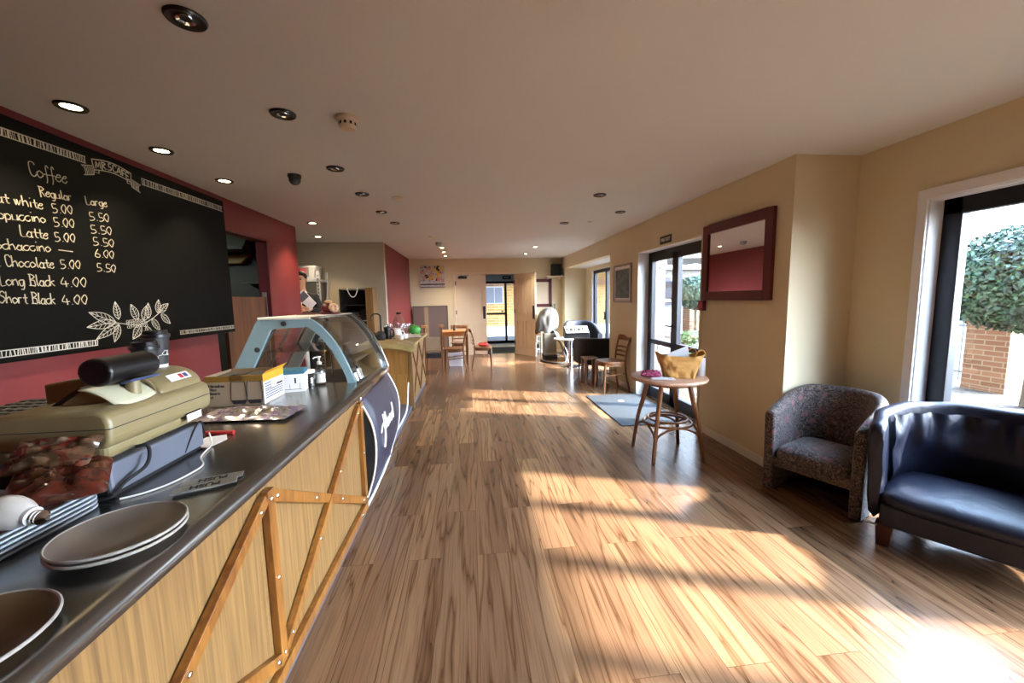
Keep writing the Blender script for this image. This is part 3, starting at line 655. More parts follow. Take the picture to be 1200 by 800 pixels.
# steel sill rails between worktop edge and sign panel
b = B().add([(-.75, 2.63, .78), (-.728, 2.63, .79), (-.745, Y1+.03, .81), (-.785, Y1+.03, .80), (-.80, 2.63, .85), (-.745, 2.63, .838), (-.752, Y1+.03, .842), (-.83, Y1+.03, .848)], [(0,3,2,1),(4,5,6,7),(0,1,5,4),(1,2,6,5),(2,3,7,6),(3,0,4,7)])
obj('sill_rail', b, 'chrome', dc, 0, .006)
pp = spline([(-.742, .783, 0), (-.700, .70, 0), (-.665, .60, 0), (-.652, .48, 0), (-.660, .35, 0), (-.690, .22, 0), (-.745, .06, 0)], 5)
def pan(u, v):
    p = pp[int(round(u*(len(pp)-1)))]; y = YE+.005+v*(Y1+.02-YE); return (p.x-.02*v, y, p.y)
po = obj('curved_sign_panel', B().grid(pan, len(pp), 6), 'navy', dc, 60); so = po.modifiers.new('solid', 'SOLIDIFY'); so.thickness = .012
for yv in (0, 1): obj('panel_edge_trim', B().tube([tuple(pan(i/(len(pp)-1), yv)) for i in range(len(pp))], .007, 6), 'white', dc)
# dark end cheek between curved panel and cabinet
ck = [(p.x-.01, p.y) for p in pp]+[(-.80, .06), (-.80, .783)]
obj('end_cheek', B().prism(ck, 'y', YE+.004, YE+.016), 'matteblack', dc, 0)
# white script on the panel: strokes given as (y,z)
lg = B()
def onpan(y, z):
    k = min(range(len(pp)), key=lambda i: abs(pp[i].y-z)); k2 = min(len(pp)-1, k+1); k1 = max(0, k-1)
    a, c = pp[k1], pp[k2]; t = 0 if a.y == c.y else (z-a.y)/(c.y-a.y); x = a.x+(c.x-a.x)*max(0, min(1, t))
    v = (y-YE)/(Y1-YE); return (x-.02*v+.003, y, z)
for st, r in (([(2.93, .60), (2.93, .52), (2.93, .42), (2.925, .35)], .011), ([(2.80, .50), (2.86, .53), (2.95, .54), (3.02, .55)], .009), ([(3.0, .60), (2.985, .54), (2.98, .48)], .010),
              ([(3.05, .53), (3.03, .50), (3.05, .475), (3.08, .49), (3.09, .53), (3.09, .48)], .008), ([(3.11, .53), (3.115, .48), (3.13, .52), (3.16, .535), (3.165, .48)], .008), ([(3.20, .53), (3.185, .495), (3.205, .475), (3.23, .50), (3.22, .53)], .008), ([(3.28, .60), (3.275, .57), (3.27, .475)], .010), ([(3.255, .49), (3.24, .51), (3.25, .535), (3.275, .53)], .007)):
    P = [Vector(onpan(p.x, p.y)) for p in spline([(q[0], q[1], 0) for q in st], 5)]
    lg.tube(P, r, 6, flat=.8)
obj('script_lettering', lg, 'white', dc)
# bits lying along the foot of the case: grey plinth strip and a white cable
b = B().prism([(-1.2, 0), (-.80, 0), (-.80, .05), (-.86, .075), (-1.2, .075)], 'y', 3.66, 5.18)
tag(obj('floor_plinth', b, 'kick', None, 0, .004), 'low grey metal plinth on the floor between the display case and the sink counter', 'plinth')
cb = spline([(-.83, 5.19, .36), (-.825, 5.12, .30), (-.80, 4.8, .12), (-.79, 4.4, .09), (-.79, 3.95, .088), (-.785, 3.7, .02), (-.765, 3.4, .015), (-.755, 3.0, .012), (-.75, 2.66, .02)], 8)
tag(obj('white_cable', B().tube(cb, .010, 8), 'white'), 'thick white cable running along the foot of the display case', 'cable')
# ------------------------------------------------------------------ second counter with the sink
c2 = thing('sink_counter', 'honey oak counter with crossed battens beyond the glass display case', 'counter', (-1.1, 6.0, 0))
obj('end_panel', B().box(-1.30, 5.25, .02, -.83, 5.27, .83), 'oak2', c2, 0)
b = B().box(-1.24, 5.235, .06, -.86, 5.25, .46); obj('access_door', b, 'oak2', c2, 0, .003)
obj('corner_post', B().box(-.83, 5.24, 0, -.775, 5.30, .83), 'oak', c2, 0, .003)
obj('front_panel', B().box(-1.30, 5.27, .06, -.79, 6.80, .83), 'oak', c2, 0)
obj('kickboard', B().box(-1.28, 5.27, 0, -.80, 6.80, .06), 'kick', c2, 0)
for y0, z0, y1, z1 in ((5.33, .10, 6.05, .80), (5.33, .80, 6.05, .10), (6.05, .10, 6.78, .80), (6.05, .80, 6.78, .10)):
    d = Vector((y1-y0, z1-z0)); n = Vector((-d.y, d.x)).normalized()*.02
    obj('batten', B().prism([(y0+n.x, z0+n.y), (y0-n.x, z0-n.y), (y1-n.x, z1-n.y), (y1+n.x, z1+n.y)], 'x', -.79, -.777), 'darkwood', c2, 0)
b = B().box(-1.45, 5.22, .832, -.74, 6.86, .868); obj('worktop', b, 'tape', c2, 0, .006)
def cloth(u, v):
    x = -1.46+u*.74; z = .872-.075*v-.02*math.sin(u*9)*v-.05*max(0, u-.75)*v*4*(.5)
    return (x, 5.225-.03*v-.012*math.sin(u*23)*v, z)
co = obj('paper_cover', B().grid(cloth, 26, 5).grid(lambda u, v: (-1.46+u*.74, 5.225+v*.5, .872+.004*math.sin(u*20+v*9)), 26, 8), 'tape', c2, 60); k = co.modifiers.new('solid', 'SOLIDIFY'); k.thickness = .002
tp = spline([(-1.36, 6.2, .87), (-1.36, 6.2, 1.12), (-1.365, 6.2, 1.20), (-1.40, 6.2, 1.235), (-1.46, 6.2, 1.235), (-1.50, 6.2, 1.20), (-1.505, 6.2, 1.13)], 6)
t = thing('tap', 'black gooseneck tap rising from the sink counter by the red wall', 'tap', (-1.36, 6.2, .868))
obj('spout', B().tube(tp, .011, 8), 'black', t); obj('tap_base', B().lathe([(.026, 0), (.026, .05), (.016, .07)], (-1.36, 6.2, .868)), 'black', t)
ZK = .868
# clutter on the sink counter
t = thing('coffee_plunger', 'black coffee plunger standing beside the white jug on the sink counter', 'coffee plunger', (-1.22, 5.98, ZK))
obj('body', B().lathe([(.05, 0), (.05, .15)], (-1.22, 5.98, ZK)), 'black', t); obj('lid', B().lathe([(.055, .15), (.055, .175), (.02, .185), (.008, .19), (.008, .215), (.016, .22)], (-1.22, 5.98, ZK)), 'dark', t)
obj('handle', B().tube(spline([(-1.17, 5.97, ZK+.03), (-1.13, 5.96, ZK+.05), (-1.13, 5.96, ZK+.13), (-1.17, 5.97, ZK+.145)], 5), .008), 'black', t)
t = thing('white_jug', 'white china jug in the middle of the sink counter clutter', 'jug', (-1.10, 6.05, ZK))
obj('body', B().lathe([(.05, 0), (.07, .02), (.075, .06), (.062, .11), (.05, .135), (.056, .15), (.05, .15), (.045, .135)], (-1.10, 6.05, ZK)), 'white', t)
obj('handle', B().tube(spline([(-1.03, 6.03, ZK+.11), (-.99, 6.02, ZK+.10), (-.99, 6.02, ZK+.05), (-1.03, 6.03, ZK+.04)], 5), .007), 'white', t)
t = thing('glass_decanter', 'tall clear glass dispenser with a black stopper on the sink counter', 'decanter', (-1.13, 6.45, ZK))
obj('body', B().lathe([(.08, 0), (.105, .02), (.11, .12), (.10, .20), (.075, .28), (.045, .33), (.035, .35)], (-1.13, 6.45, ZK)), 'clear', t)
obj('stopper', B().lathe([(.04, .35), (.042, .375), (.03, .38)], (-1.13, 6.45, ZK)), 'black', t)
gl_pr = [(.033, 0), (.030, .004), (.005, .012), (.004, .09), (.012, .10), (.033, .125), (.038, .16), (.033, .20)]
gls = [(-1.27, 6.40, 'wine glass left of the tall glass dispenser on the sink counter'), (-1.20, 6.66, 'wine glass behind the tall glass dispenser on the sink counter'), (-1.01, 6.36, 'wine glass just right of the tall glass dispenser'), (-.99, 6.46, 'wine glass nearest the green bag on the sink counter'), (-1.06, 6.25, 'wine glass standing behind the white jug'), (-1.30, 6.22, 'wine glass beside the foot of the black tap')]
g0 = None
for x, y, lab in gls:
    if g0 is None:
        g0 = thing('wine_glass', lab, 'glass', (x, y, ZK), 0, 'wine glasses on the sink counter'); obj('bowl', B().lathe(gl_pr[4:], n=16, caps=False), 'clear', g0, world=False); obj('stem', B().lathe(gl_pr[:5], n=16), 'clear', g0, world=False)
    else: dup(g0, (x, y, ZK), 0, lab)
cp = [(.025, 0), (.035, .01), (.04, .07), (.036, .07), (.03, .012)]
for i, (x, y, lab) in enumerate(((-1.00, 5.80, 'small white cup at the near edge of the sink counter'), (-.97, 5.98, 'small white cup right of the white jug'), (-1.05, 5.88, 'small white cup in front of the white jug'))):
    if i == 0:
        c0 = thing('white_cup', lab, 'cup', (x, y, ZK), 0, 'white cups on the sink counter'); obj('body', B().lathe(cp, n=16), 'white', c0, world=False)
        obj('handle', B().tube([(.038, 0, .055), (.058, 0, .05), (.058, 0, .028), (.036, 0, .02)], .004), 'white', c0, world=False)
    else: dup(c0, (x, y, ZK), i*1.1, lab)
b = B().ball((-.92, 6.60, ZK+.07), (.10, .10, .09), 18, 12)
b.v = [(x+.02*mnoise.noise(Vector((x*30, y*30, z*30))), y, max(ZK+.001, z+.025*mnoise.noise(Vector((x*25, y*25, z*25))))) for x, y, z in b.v]
tag(obj('green_bag', b, 'green', None, 60), 'crumpled green plastic bag at the far end of the sink counter', 'bag')
b = B().ball((-1.30, 5.80, ZK+.05), (.09, .08, .07), 16, 10)
b.v = [(x+.03*mnoise.noise(Vector((x*35, y*35, z*35))), y, max(ZK+.001, z+.05*mnoise.noise(Vector((x*30, y*30, z*30))))) for x, y, z in b.v]
tag(obj('coffee_bag', b, 'brownbox', None, 60), 'dark crumpled bag left of the coffee plunger on the sink counter', 'bag')
b = B().pillow(.26, .45, .03, T(-.90, 6.2, ZK+.012) @ RZ(.2), 16, rough=.03, seed=3)
tag(obj('folded_cloth', b, 'shirt', None, 60), 'loosely folded white cloth on the sink counter beside the cups', 'cloth')
b = B().grid(lambda u, v: (-.95+u*.24-(.06*v), 5.235+.28*v-.03*u, ZK+.006+.006*math.sin(u*7+v*4)-max(0, u-.85)*.4), 14, 8)
o = obj('newspaper', b, 'news', None, 60); o.modifiers.new('solid', 'SOLIDIFY').thickness = .003
tag(o, 'sheet of printed paper hanging over the near corner of the sink counter', 'newspaper')
# ------------------------------------------------------------------ cash register on its drawer
dw = thing('cash_till', 'grey-blue metal cash drawer on the counter under the beige register', 'cash drawer', (-1.35, 1.5, ZT))
b = B().box(-1.58, 1.285, ZT+.012, -1.117, 1.712, ZT+.108); obj('body', b, 'drawer', dw, 0, .008)
obj('base', B().box(-1.57, 1.30, ZT, -1.125, 1.70, ZT+.012), 'matteblack', dw, 0)
obj('drawer_front', B().box(-1.585, 1.279, ZT+.015, -1.125, 1.286, ZT+.104), 'black', dw, 0, .002)
obj('cable_clip', B().tube(spline([(-1.118, 1.60, ZT+.02), (-1.112, 1.66, ZT+.10), (-1.114, 1.70, ZT+.115), (-1.112, 1.712, ZT+.06)], 6), .003, 6), 'matteblack', dw)
rg = thing('cash_register', 'beige electronic cash register sitting on the grey drawer at the counter', 'cash register', (-1.4, 1.5, ZT+.118))
ZR = ZT+.118
# lower shell: stepped footing then bulging body (profile in x,z at the customer side)
b = B().box(-1.60, 1.305, ZR-.004, -1.135, 1.735, ZR+.05); obj('lower_shell', b, 'reg', rg, 0, .02, 3)
body = [(-1.64, ZR+.035), (-1.13, ZR+.035), (-1.112, ZR+.055), (-1.110, ZR+.115), (-1.12, ZR+.145), (-1.15, ZR+.158), (-1.42, ZR+.148), (-1.60, ZR+.11), (-1.64, ZR+.08)]
b = B().prism(body, 'y', 1.295, 1.775); obj('body', b, 'reg', rg, 40, .014, 3)
obj('seam', B().prism([(-1.65, ZR+.098), (-1.1085, ZR+.098), (-1.1085, ZR+.1005), (-1.65, ZR+.1005)], 'y', 1.2938, 1.7762), 'dark', rg, 0)
hump = [(-1.52, ZR+.12)]+[(-1.245+.110*math.cos(a), ZR+.145+.080*math.sin(a)) for a in [i*PI/2/8 for i in range(9)]]+[(-1.36, ZR+.225), (-1.52, ZR+.20)]
b = B().prism(hump, 'y', 1.545, 1.765); hp = obj('printer_cover', b, 'reg', rg, 30, .008, 3)
b = B().lathe([(.055, -.006), (.055, .004), (.047, .004), (.047, -.006)], n=28, mx=T(-1.205, 1.542, ZR+.158) @ RX(PI/2)); obj('paper_roll_rim', b, 'reg', hp)
obj('paper_roll_well', B().lathe([(.046, 0), (.046, .003)], n=24, mx=T(-1.205, 1.544, ZR+.158) @ RX(PI/2)), 'olive', hp)
# stickers
mxs = frame_mx((-1.1545, 1.665, ZR+.194), (0, 1, 0), (-.66, 0, .75))
st = obj('sticker', B().box(-.055, -.016, .0, .055, .016, .0016, mxs), 'white', rg, 0)
obj('sticker_print', B().box(.0, -.010, .0016, .018, .010, .0022, mxs), 'redplastic', st, 0); obj('sticker_print', B().box(.024, -.009, .0016, .044, .009, .0022, mxs), 'inkblue', st, 0)
obj('rating_label', B().box(-1.1125, 1.62, ZR+.02, -1.1085, 1.70, ZR+.048), 'white', rg, 0); obj('rating_label', B().box(-1.113, 1.62, ZR+.048, -1.1080, 1.70, ZR+.052), 'ink', rg, 0)
# scoop of pale plastic, customer display on a post
b = B().grid(lambda u, v: (-1.145-.11*v+.02*math.sin(u*PI), 1.375+.165*u, ZR+.150+.060*math.sin(v*PI*.5)+.01*u), 12, 10); o = obj('paper_guide', b, 'reg2', rg, 60); o.modifiers.new('solid', 'SOLIDIFY').thickness = .004
obj('display_post', B().lathe([(.024, 0), (.021, .03), (.020, .085)], (-1.165, 1.465, ZR+.14)), 'reg', rg)
dp = [( .075*math.cos(a)*.62, .075*math.sin(a)) for a in [i*2*PI/20 for i in range(20)]]
b = B().prism([(-1.195+q[0]*1.1, ZR+.264+q[1]*.62) for q in dp], 'y', 1.365, 1.572, None); obj('customer_display', b, 'black', rg, 40, .01, 3)
obj('display_bezel', B().prism([(-1.150, ZR+.218), (-1.120, ZR+.226), (-1.120, ZR+.232), (-1.150, ZR+.226)], 'y', 1.40, 1.53), 'inkblue', rg, 0)
# keyboard slope and tilted operator screen on the staff side
b = B().add([(-1.78, 1.30, ZR+.02), (-1.40, 1.30, ZR+.02), (-1.40, 1.75, ZR+.02), (-1.78, 1.75, ZR+.02), (-1.78, 1.30, ZR+.09), (-1.40, 1.30, ZR+.135), (-1.40, 1.75, ZR+.135), (-1.78, 1.75, ZR+.09)], [(0,3,2,1),(4,5,6,7),(0,1,5,4),(1,2,6,5),(2,3,7,6),(3,0,4,7)]); obj('keyboard_deck', b, 'reg', rg, 0, .01, 3)
b = B().prism([(-1.43, ZR+.10), (-1.17, ZR+.145), (-1.275, ZR+.194), (-1.29, ZR+.196)], 'y', 1.42, 1.60); obj('screen_housing', b, 'reg', rg, 0, .004)
b = B().prism([(-1.445, ZR+.112), (-1.43, ZR+.108), (-1.285, ZR+.200), (-1.30, ZR+.208)], 'y', 1.425, 1.595); obj('operator_screen', b, 'black', rg, 0, .002)
kb = B()
for i in range(6):
    for j in range(8): kb.box(-1.74+i*.035, 1.34+j*.048, ZR+.09, -1.714+i*.035, 1.376+j*.048, ZR+.118)
obj('keys', kb, 'dark', rg, 0, .003)
# paper coffee cups on the register
def coffee_cup(name, label, x, y, z, r0, r1, h, word, ang):
    t = thing(name, label, 'cup', (x, y, z))
    obj('sleeve', B().lathe([(r0, .012), (r1, h)], (x, y, z), 28), 'dark', t); obj('base', B().lathe([(r0*.97, 0), (r0*1.01, .013)], (x, y, z), 28), 'white', t)
    obj('lid', B().lathe([(r1+.001, h-.002), (r1+.004, h), (r1+.004, h+.012), (r1-.001, h+.014), (r1-.004, h+.028), (r1-.010, h+.028), (r1-.012, h+.022)], (x, y, z), 28), 'black', t)
    st, adv = strokes(word); b = B(); sc = .006
    for pl in st:
        P = []
        for p in pl:
            a = ang+(p.x-adv/2)*sc/r1; zz = h*.42+p.y*sc; rr = r0+(r1-r0)*(zz/h)+.001
            P.append(Vector((x+rr*math.cos(a), y+rr*math.sin(a), z+zz)))
        b.tube(P, .0014, 5)
    obj('chalk_lettering', b, 'white', t); return t
ZC = ZR+.224
coffee_cup('takeaway_cup', 'shorter black takeaway cup with a lid and chalk letters on the register', -1.240, 1.632, ZC, .029, .041, .085, 'Reg', -.62)
coffee_cup('takeaway_cup', 'taller black takeaway cup with a lid standing behind the shorter one', -1.268, 1.728, ZC, .030, .042, .122, 'La', -.62)
# cables
kc = spline([(-1.118, 1.385, ZR+.01), (-1.09, 1.40, ZR+.005), (-1.085, 1.38, ZR-.05), (-1.10, 1.31, ZT+.04), (-1.115, 1.27, ZT+.01), (-1.20, 1.262, ZT+.008)], 8)
tag(obj('black_cable', B().tube(kc, .0055, 8), 'matteblack'), 'black power cable looping down over the grey cash drawer', 'cable')
wc = spline([(-1.11, 1.735, ZT+.055), (-1.095, 1.72, ZT+.01), (-1.073, 1.64, ZT+.005), (-1.05, 1.58, ZT+.005), (-.996, 1.506, ZT+.005), (-.99, 1.44, ZT+.005), (-1.005, 1.36, ZT+.005), (-1.04, 1.30, ZT+.005), (-1.085, 1.268, ZT+.005)], 8)
tag(obj('white_lead', B().tube(wc, .003, 8), 'shirt'), 'thin white lead snaking over the steel worktop beside the drawer', 'cable')
# boxes beside the register
gb = thing('glassware_box', 'open brown carton of wine glasses with yellow edges on the counter', 'box', (-1.36, 2.54, ZT))
xa, xb, ya, yb, h = -1.525, -1.215, 2.40, 2.68, .178
mx = T(-1.215, 2.40, ZT) @ RZ(.03)
w = .31; d = .27
b = B().box(-w, 0, 0, 0, .004, h, mx).box(-w, d-.004, 0, 0, d, h, mx).box(-w, 0, 0, -w+.004, d, h, mx).box(-w, 0, 0, 0, d, .004, mx); obj('carton', b, 'cardboard', gb, 0)
obj('white_side', B().box(-.004, 0, 0, 0, d, h, mx), 'white', gb, 0)
b = B().box(-w, -.0012, h-.034, .0, 0, h, mx); obj('ochre_band', b, 'ochre', gb, 0); obj('yellow_band', B().box(0, 0, h-.045, .0012, d, h, mx).add([mx @ Vector(p) for p in ((0, 0, h), (0, d, h), (.03, d+.005, h+.03), (.025, -.01, h+.022))], [(0, 1, 2, 3)]), 'yellow', gb, 0)
b = B().box(-w*.98, .02, h-.02, -w*.55, d-.02, h-.016, mx).box(-w*.50, .02, h-.02, -.01, d-.02, h-.016, mx); obj('top_flap', b, 'brownbox', gb, 0)
obj('tape', B().box(-w*.58, -.002, h-.03, -w*.36, .05, h+.001, mx), 'plastic_clear', gb, 0)
b = B()
for cx in (-.135, -.048):
    out = [(-.036, .145), (.036, .145), (.044, .04), (.03, .016), (-.03, .016), (-.044, .04)]
    for i in range(6):
        p, q = out[i], out[(i+1) % 6]; b.tube([mx @ Vector((cx+p[0], -.002, p[1]-.004)), mx @ Vector((cx+q[0], -.002, q[1]-.004))], .0018, 4)
    b.prism([(cx-.040, .034), (cx+.040, .034), (cx+.028, .014), (cx-.028, .014)], 'y', -.003, -.001, mx)
obj('glass_drawing', b, 'ink', gb, 0)
for i, s_ in enumerate(('4 Stemless', 'Wine', 'Glasses')): text('box_lettering', s_, .021, mx @ T(-w+.012, -.0015, h-.058-i*.021) @ RX(PI/2), 'ink', gb, align='LEFT', bold=.0006)
text('box_lettering', 'x4', .019, mx @ T(-w+.02, -.0015, .055) @ RX(PI/2), 'ink', gb, align='LEFT')
b = B()
for i in range(4): b.box(0, .02, .03+i*.014, .0012, d-.02, .036+i*.014, mx)
for i in range(3): b.box(0, .02, .115-i*.016, .0012, .10, .121-i*.016, mx)
obj('side_print', b, 'inkblue', gb, 0)
obj('side_print', B().box(0, .17, .085, .0012, .25, .097, mx), 'ink', gb, 0)
wb = thing('white_box', 'white printed carton with a teal lid behind the brown glassware box', 'box', (-1.19, 2.76, ZT))
mx = T(-1.112, 2.715, ZT) @ RZ(.22)
obj('carton', B().box(-.175, 0, 0, 0, .13, .12, mx), 'white', wb, 0, .002); obj('teal_top', B().box(-.176, -.001, .12, .001, .131, .148, mx), 'teal', wb, 0, .002)
b = B().box(-.06, -.001, .06, -.05, 0, .095, mx).box(-.15, -.001, .018, -.02, 0, .021, mx).box(-.09, -.001, .02, -.088, 0, .055, mx).box(-.03, -.001, .02, -.028, 0, .06, mx); obj('box_print', b, 'ink', wb, 0)
obj('box_print', B().lathe([(.006, 0), (.006, .001)], n=10, mx=mx @ T(-.135, 0, .085) @ RX(PI/2)), 'pinkred', wb, 0)
jr = thing('glass_jar', 'squat glass jar of dark contents beside the hand sanitiser', 'jar', (-1.145, 2.87, ZT))
obj('contents', B().lathe([(.042, .004), (.043, .06)], (-1.145, 2.87, ZT)), 'brownbox', jr); obj('glass', B().lathe([(.045, 0), (.046, .085), (.038, .098)], (-1.145, 2.87, ZT), caps=False), 'clear', jr); obj('lid', B().lathe([(.041, .098), (.041, .118), (.03, .12)], (-1.145, 2.87, ZT)), 'shirt', jr)
b = B().lathe([(.028, 0), (.034, .01), (.036, .10), (.031, .10), (.028, .012)], (-1.26, 2.90, ZT), 20)
tag(obj('drinking_glass', b, 'clear'), 'empty drinking glass behind the white carton, left of the jar', 'glass')
sp = thing('soap_pump_bottle', 'clear pump bottle of hand sanitiser at the end of the steel worktop', 'bottle', (-1.085, 2.955-.04, ZT))
cx, cy = -1.085, 2.915
obj('bottle', B().lathe([(.03, 0), (.034, .006), (.034, .10), (.026, .125), (.013, .14), (.013, .15)], (cx, cy, ZT), 20), 'clear', sp); obj('label', B().lathe([(.0345, .02), (.0345, .085)], (cx, cy, ZT), 20, caps=False), 'shirt', sp)
pm = obj('pump', B().lathe([(.015, .148), (.015, .168), (.006, .172), (.006, .195), (.012, .197), (.012, .207)], (cx, cy, ZT)), 'white', sp); obj('nozzle', B().tube([(cx, cy, ZT+.202), (cx-.02, cy-.02, ZT+.202), (cx-.03, cy-.028, ZT+.194)], .0045), 'white', pm)
# flat plastic packet, pen, paper, push signs
b = B().pillow(.47, .25, .026, T(-1.17, 2.17, ZT+.012) @ RZ(-.05), 22, .5, .022, 5)
pk = tag(obj('cutlery_packet', b, 'packet', None, 60), 'flat shiny cellophane packet of cutlery lying in front of the brown carton', 'packet')
b = B().tube([(-1.20, 2.36, ZT+.07), (-1.10, 2.13, ZT+.032)], .006, 6)
tag(obj('plastic_straw', b, 'clear'), 'clear plastic straw leaning on the cellophane packet', 'straw')
pe = thing('marker_pen', 'red marker pen lying on the worktop behind the grey drawer', 'pen', (-1.15, 1.88, ZT))
obj('barrel', B().tube([(-1.215, 1.878, ZT+.009), (-1.13, 1.872, ZT+.009)], .009, 10), 'redplastic', pe); obj('cap', B().tube([(-1.13, 1.872, ZT+.009), (-1.09, 1.869, ZT+.009)], .0098, 10), 'redplastic', pe)
b = B().add([(-1.19, 1.84, ZT+.001), (-1.12, 1.865, ZT+.001), (-1.08, 1.80, ZT+.001), (-1.10, 1.70, ZT+.001), (-1.19, 1.72, ZT+.001)], [(0, 1, 2, 3, 4)])
o = obj('paper_sheet', b, 'paper', None, 0); o.modifiers.new('solid', 'SOLIDIFY').thickness = .001; tag(o, 'white paper corner sticking out under the red marker pen', 'paper')
for i, (x, y, a, lab) in enumerate(((-.868, 1.312, .42, 'small grey sign with black letters, the nearer of two on the worktop'), (-.880, 1.372, .38, 'small grey sign with black letters, partly under the nearer one'))):
    mx = T(x, y, ZT+.004+(.0 if i else .005)) @ RZ(a)
    sg = thing('push_sign', lab, 'sign', (x, y, ZT))
    obj('plate', B().box(-.085, -.022, 0, .085, .022, .004, mx), 'sil', sg, 0, .001)
    text('sign_lettering', 'PUSH', .034, mx @ T(0, 0, .0045) @ RZ(PI), 'ink', sg, .0004, bold=.0012)
# plates
def plate(x, y, z, r, top, label, grp=None):
    t = thing('dinner_plate', label, 'plate', (x, y, z), 0, grp)
    obj('dish', B().lathe([(r*.55, 0), (r*.6, .004), (r*.97, .021), (r, .024), (r*.985, .027), (r*.95, .025), (r*.62, .010), (r*.3, .008), (.001, .008)], (x, y, z), 48), top, t)
    obj('rim', B().lathe([(r*.97, .019), (r*1.006, .023), (r*1.006, .0265), (r*.985, .0285), (r*.965, .0265)], (x, y, z), 48, caps=False), 'platerim', t); return t
plate(-.888, 1.030, ZT, .131, 'plate', 'lower taupe dinner plate of the pair on the counter'); plate(-.891, 1.034, ZT+.011, .131, 'plate', 'upper taupe dinner plate of the pair on the counter')
plate(-.905, .705, ZT, .135, 'platebrown', 'single brown dinner plate with a pale rim at the near end of the counter')
b = B().box(-.985, 1.165, ZT, -.965, 1.20, ZT+.012); tag(obj('plastic_clip', b, 'white', None, 0, .003), 'small white plastic clip lying behind the pair of plates', 'clip')
# trays
def rrect(w, d, r, n=6):
    P = []
    for cx, cy, a0 in ((w/2-r, d/2-r, 0), (-w/2+r, d/2-r, PI/2), (-w/2+r, -d/2+r, PI), (w/2-r, -d/2+r, 3*PI/2)):
        for i in range(n+1): a = a0+PI/2*i/n; P.append((cx+r*math.cos(a), cy+r*math.sin(a)))
    return P
def tray_mesh(w, d):
    b = B(); rings = [(.93, .0), (.985, .004), (1.0, .007), (.998, .0105), (.985, .0115), (.95, .0100), (.925, .0042)]
    base = rrect(w, d, .05); n = len(base)
    vs = []
    for s, z in rings:
        kx = (w/2-(1-s)*.25)/(w/2); ky = (d/2-(1-s)*.25)/(d/2)
        vs += [(p[0]*kx, p[1]*ky, z) for p in base]
    fs = [tuple(range(n))[::-1]]
    for j in range(len(rings)-1): fs += [(j*n+i, j*n+(i+1) % n, (j+1)*n+(i+1) % n, (j+1)*n+i) for i in range(n)]
    fs.append(tuple(range((len(rings)-1)*n, len(rings)*n))); return b.add(vs, fs)
names = ('bottom', 'second', 'middle', 'fourth', 'topmost')
TX, TY = -1.345, 1.045
t0 = None
for i in range(5):
    lab = 'grey serving tray, %s of the stack of five beside the plates' % ('lowest' if i == 0 else ('second from below' if i == 1 else ('middle one' if i == 2 else ('second from the top' if i == 3 else 'topmost'))))
    if i == 0:
        t0 = thing('serving_tray', lab, 'tray', (TX, TY, ZT), -.03, 'stacked serving trays'); tb = obj('tray_body', tray_mesh(.47, .43), 'traygrey', t0, 40, world=False)
        obj('tray_base', B().prism(rrect(.455, .415, .045), 'z', .0002, .0032), 'dark', t0, 0, world=False)
    else: dup(t0, (TX, TY, ZT+i*.0125), -.03, lab)
ZY = ZT+.05+.006
b = B().prism(rrect(.43, .39, .04), 'z', 0, .0015, T(TX, TY, ZY) @ RZ(-.03)); tag(obj('paper_liner', b, 'liner', None, 0), 'red patterned paper liner on the topmost serving tray', 'liner')
bl = thing('light_bulb', 'white opal light bulb lying on its side on the tray', 'light bulb', (-1.14, 1.03, ZY))
mx = T(-1.10, 1.022, ZY+.042) @ RZ(-.15) @ RY(R(98)) @ Matrix.Scale(1.22, 4)
obj('globe', B().lathe([(.001, -.062), (.016, -.059), (.026, -.05), (.032, -.036), (.033, -.02), (.029, 0), (.022, .016), (.0175, .024)], n=24, mx=mx), 'bulbglass', bl)
obj('collar', B().lathe([(.0178, .022), (.0178, .032)], n=24, mx=mx), 'white', bl)
obj('screw_cap', B().lathe([(.0132, .031), (.014, .035), (.0128, .038), (.014, .042), (.0128, .045), (.014, .049), (.0128, .052), (.006, .058), (.004, .06)], n=20, mx=mx), 'chrome', bl)
b = B().pillow(.20, .15, .06, T(-1.155, 1.18, ZY+.046) @ RZ(.55) @ RX(R(22)), 22, .45, .016, 9)
tag(obj('sauce_packet', b, 'foil', None, 60), 'shiny dark red-brown plastic packet leaning on the drawer above the trays', 'packet')
b = B().pillow(.20, .11, .035, T(-1.215, 1.235, ZY+.112) @ RZ(.15) @ RX(R(40)), 22, .45, .02, 21)
tag(obj('cutlery_bag', b, 'foil2', None, 60), 'crinkled clear bag with red contents, behind the red-brown packet', 'bag')
b = B().box(-.035, -.008, -.003, .035, .008, .003, T(-1.15, 1.225, ZY+.098) @ RZ(.1)); tag(obj('lighter', b, 'dark', None, 0, .002), 'small dark stick with a white end lying beside the crinkled bag', 'lighter')
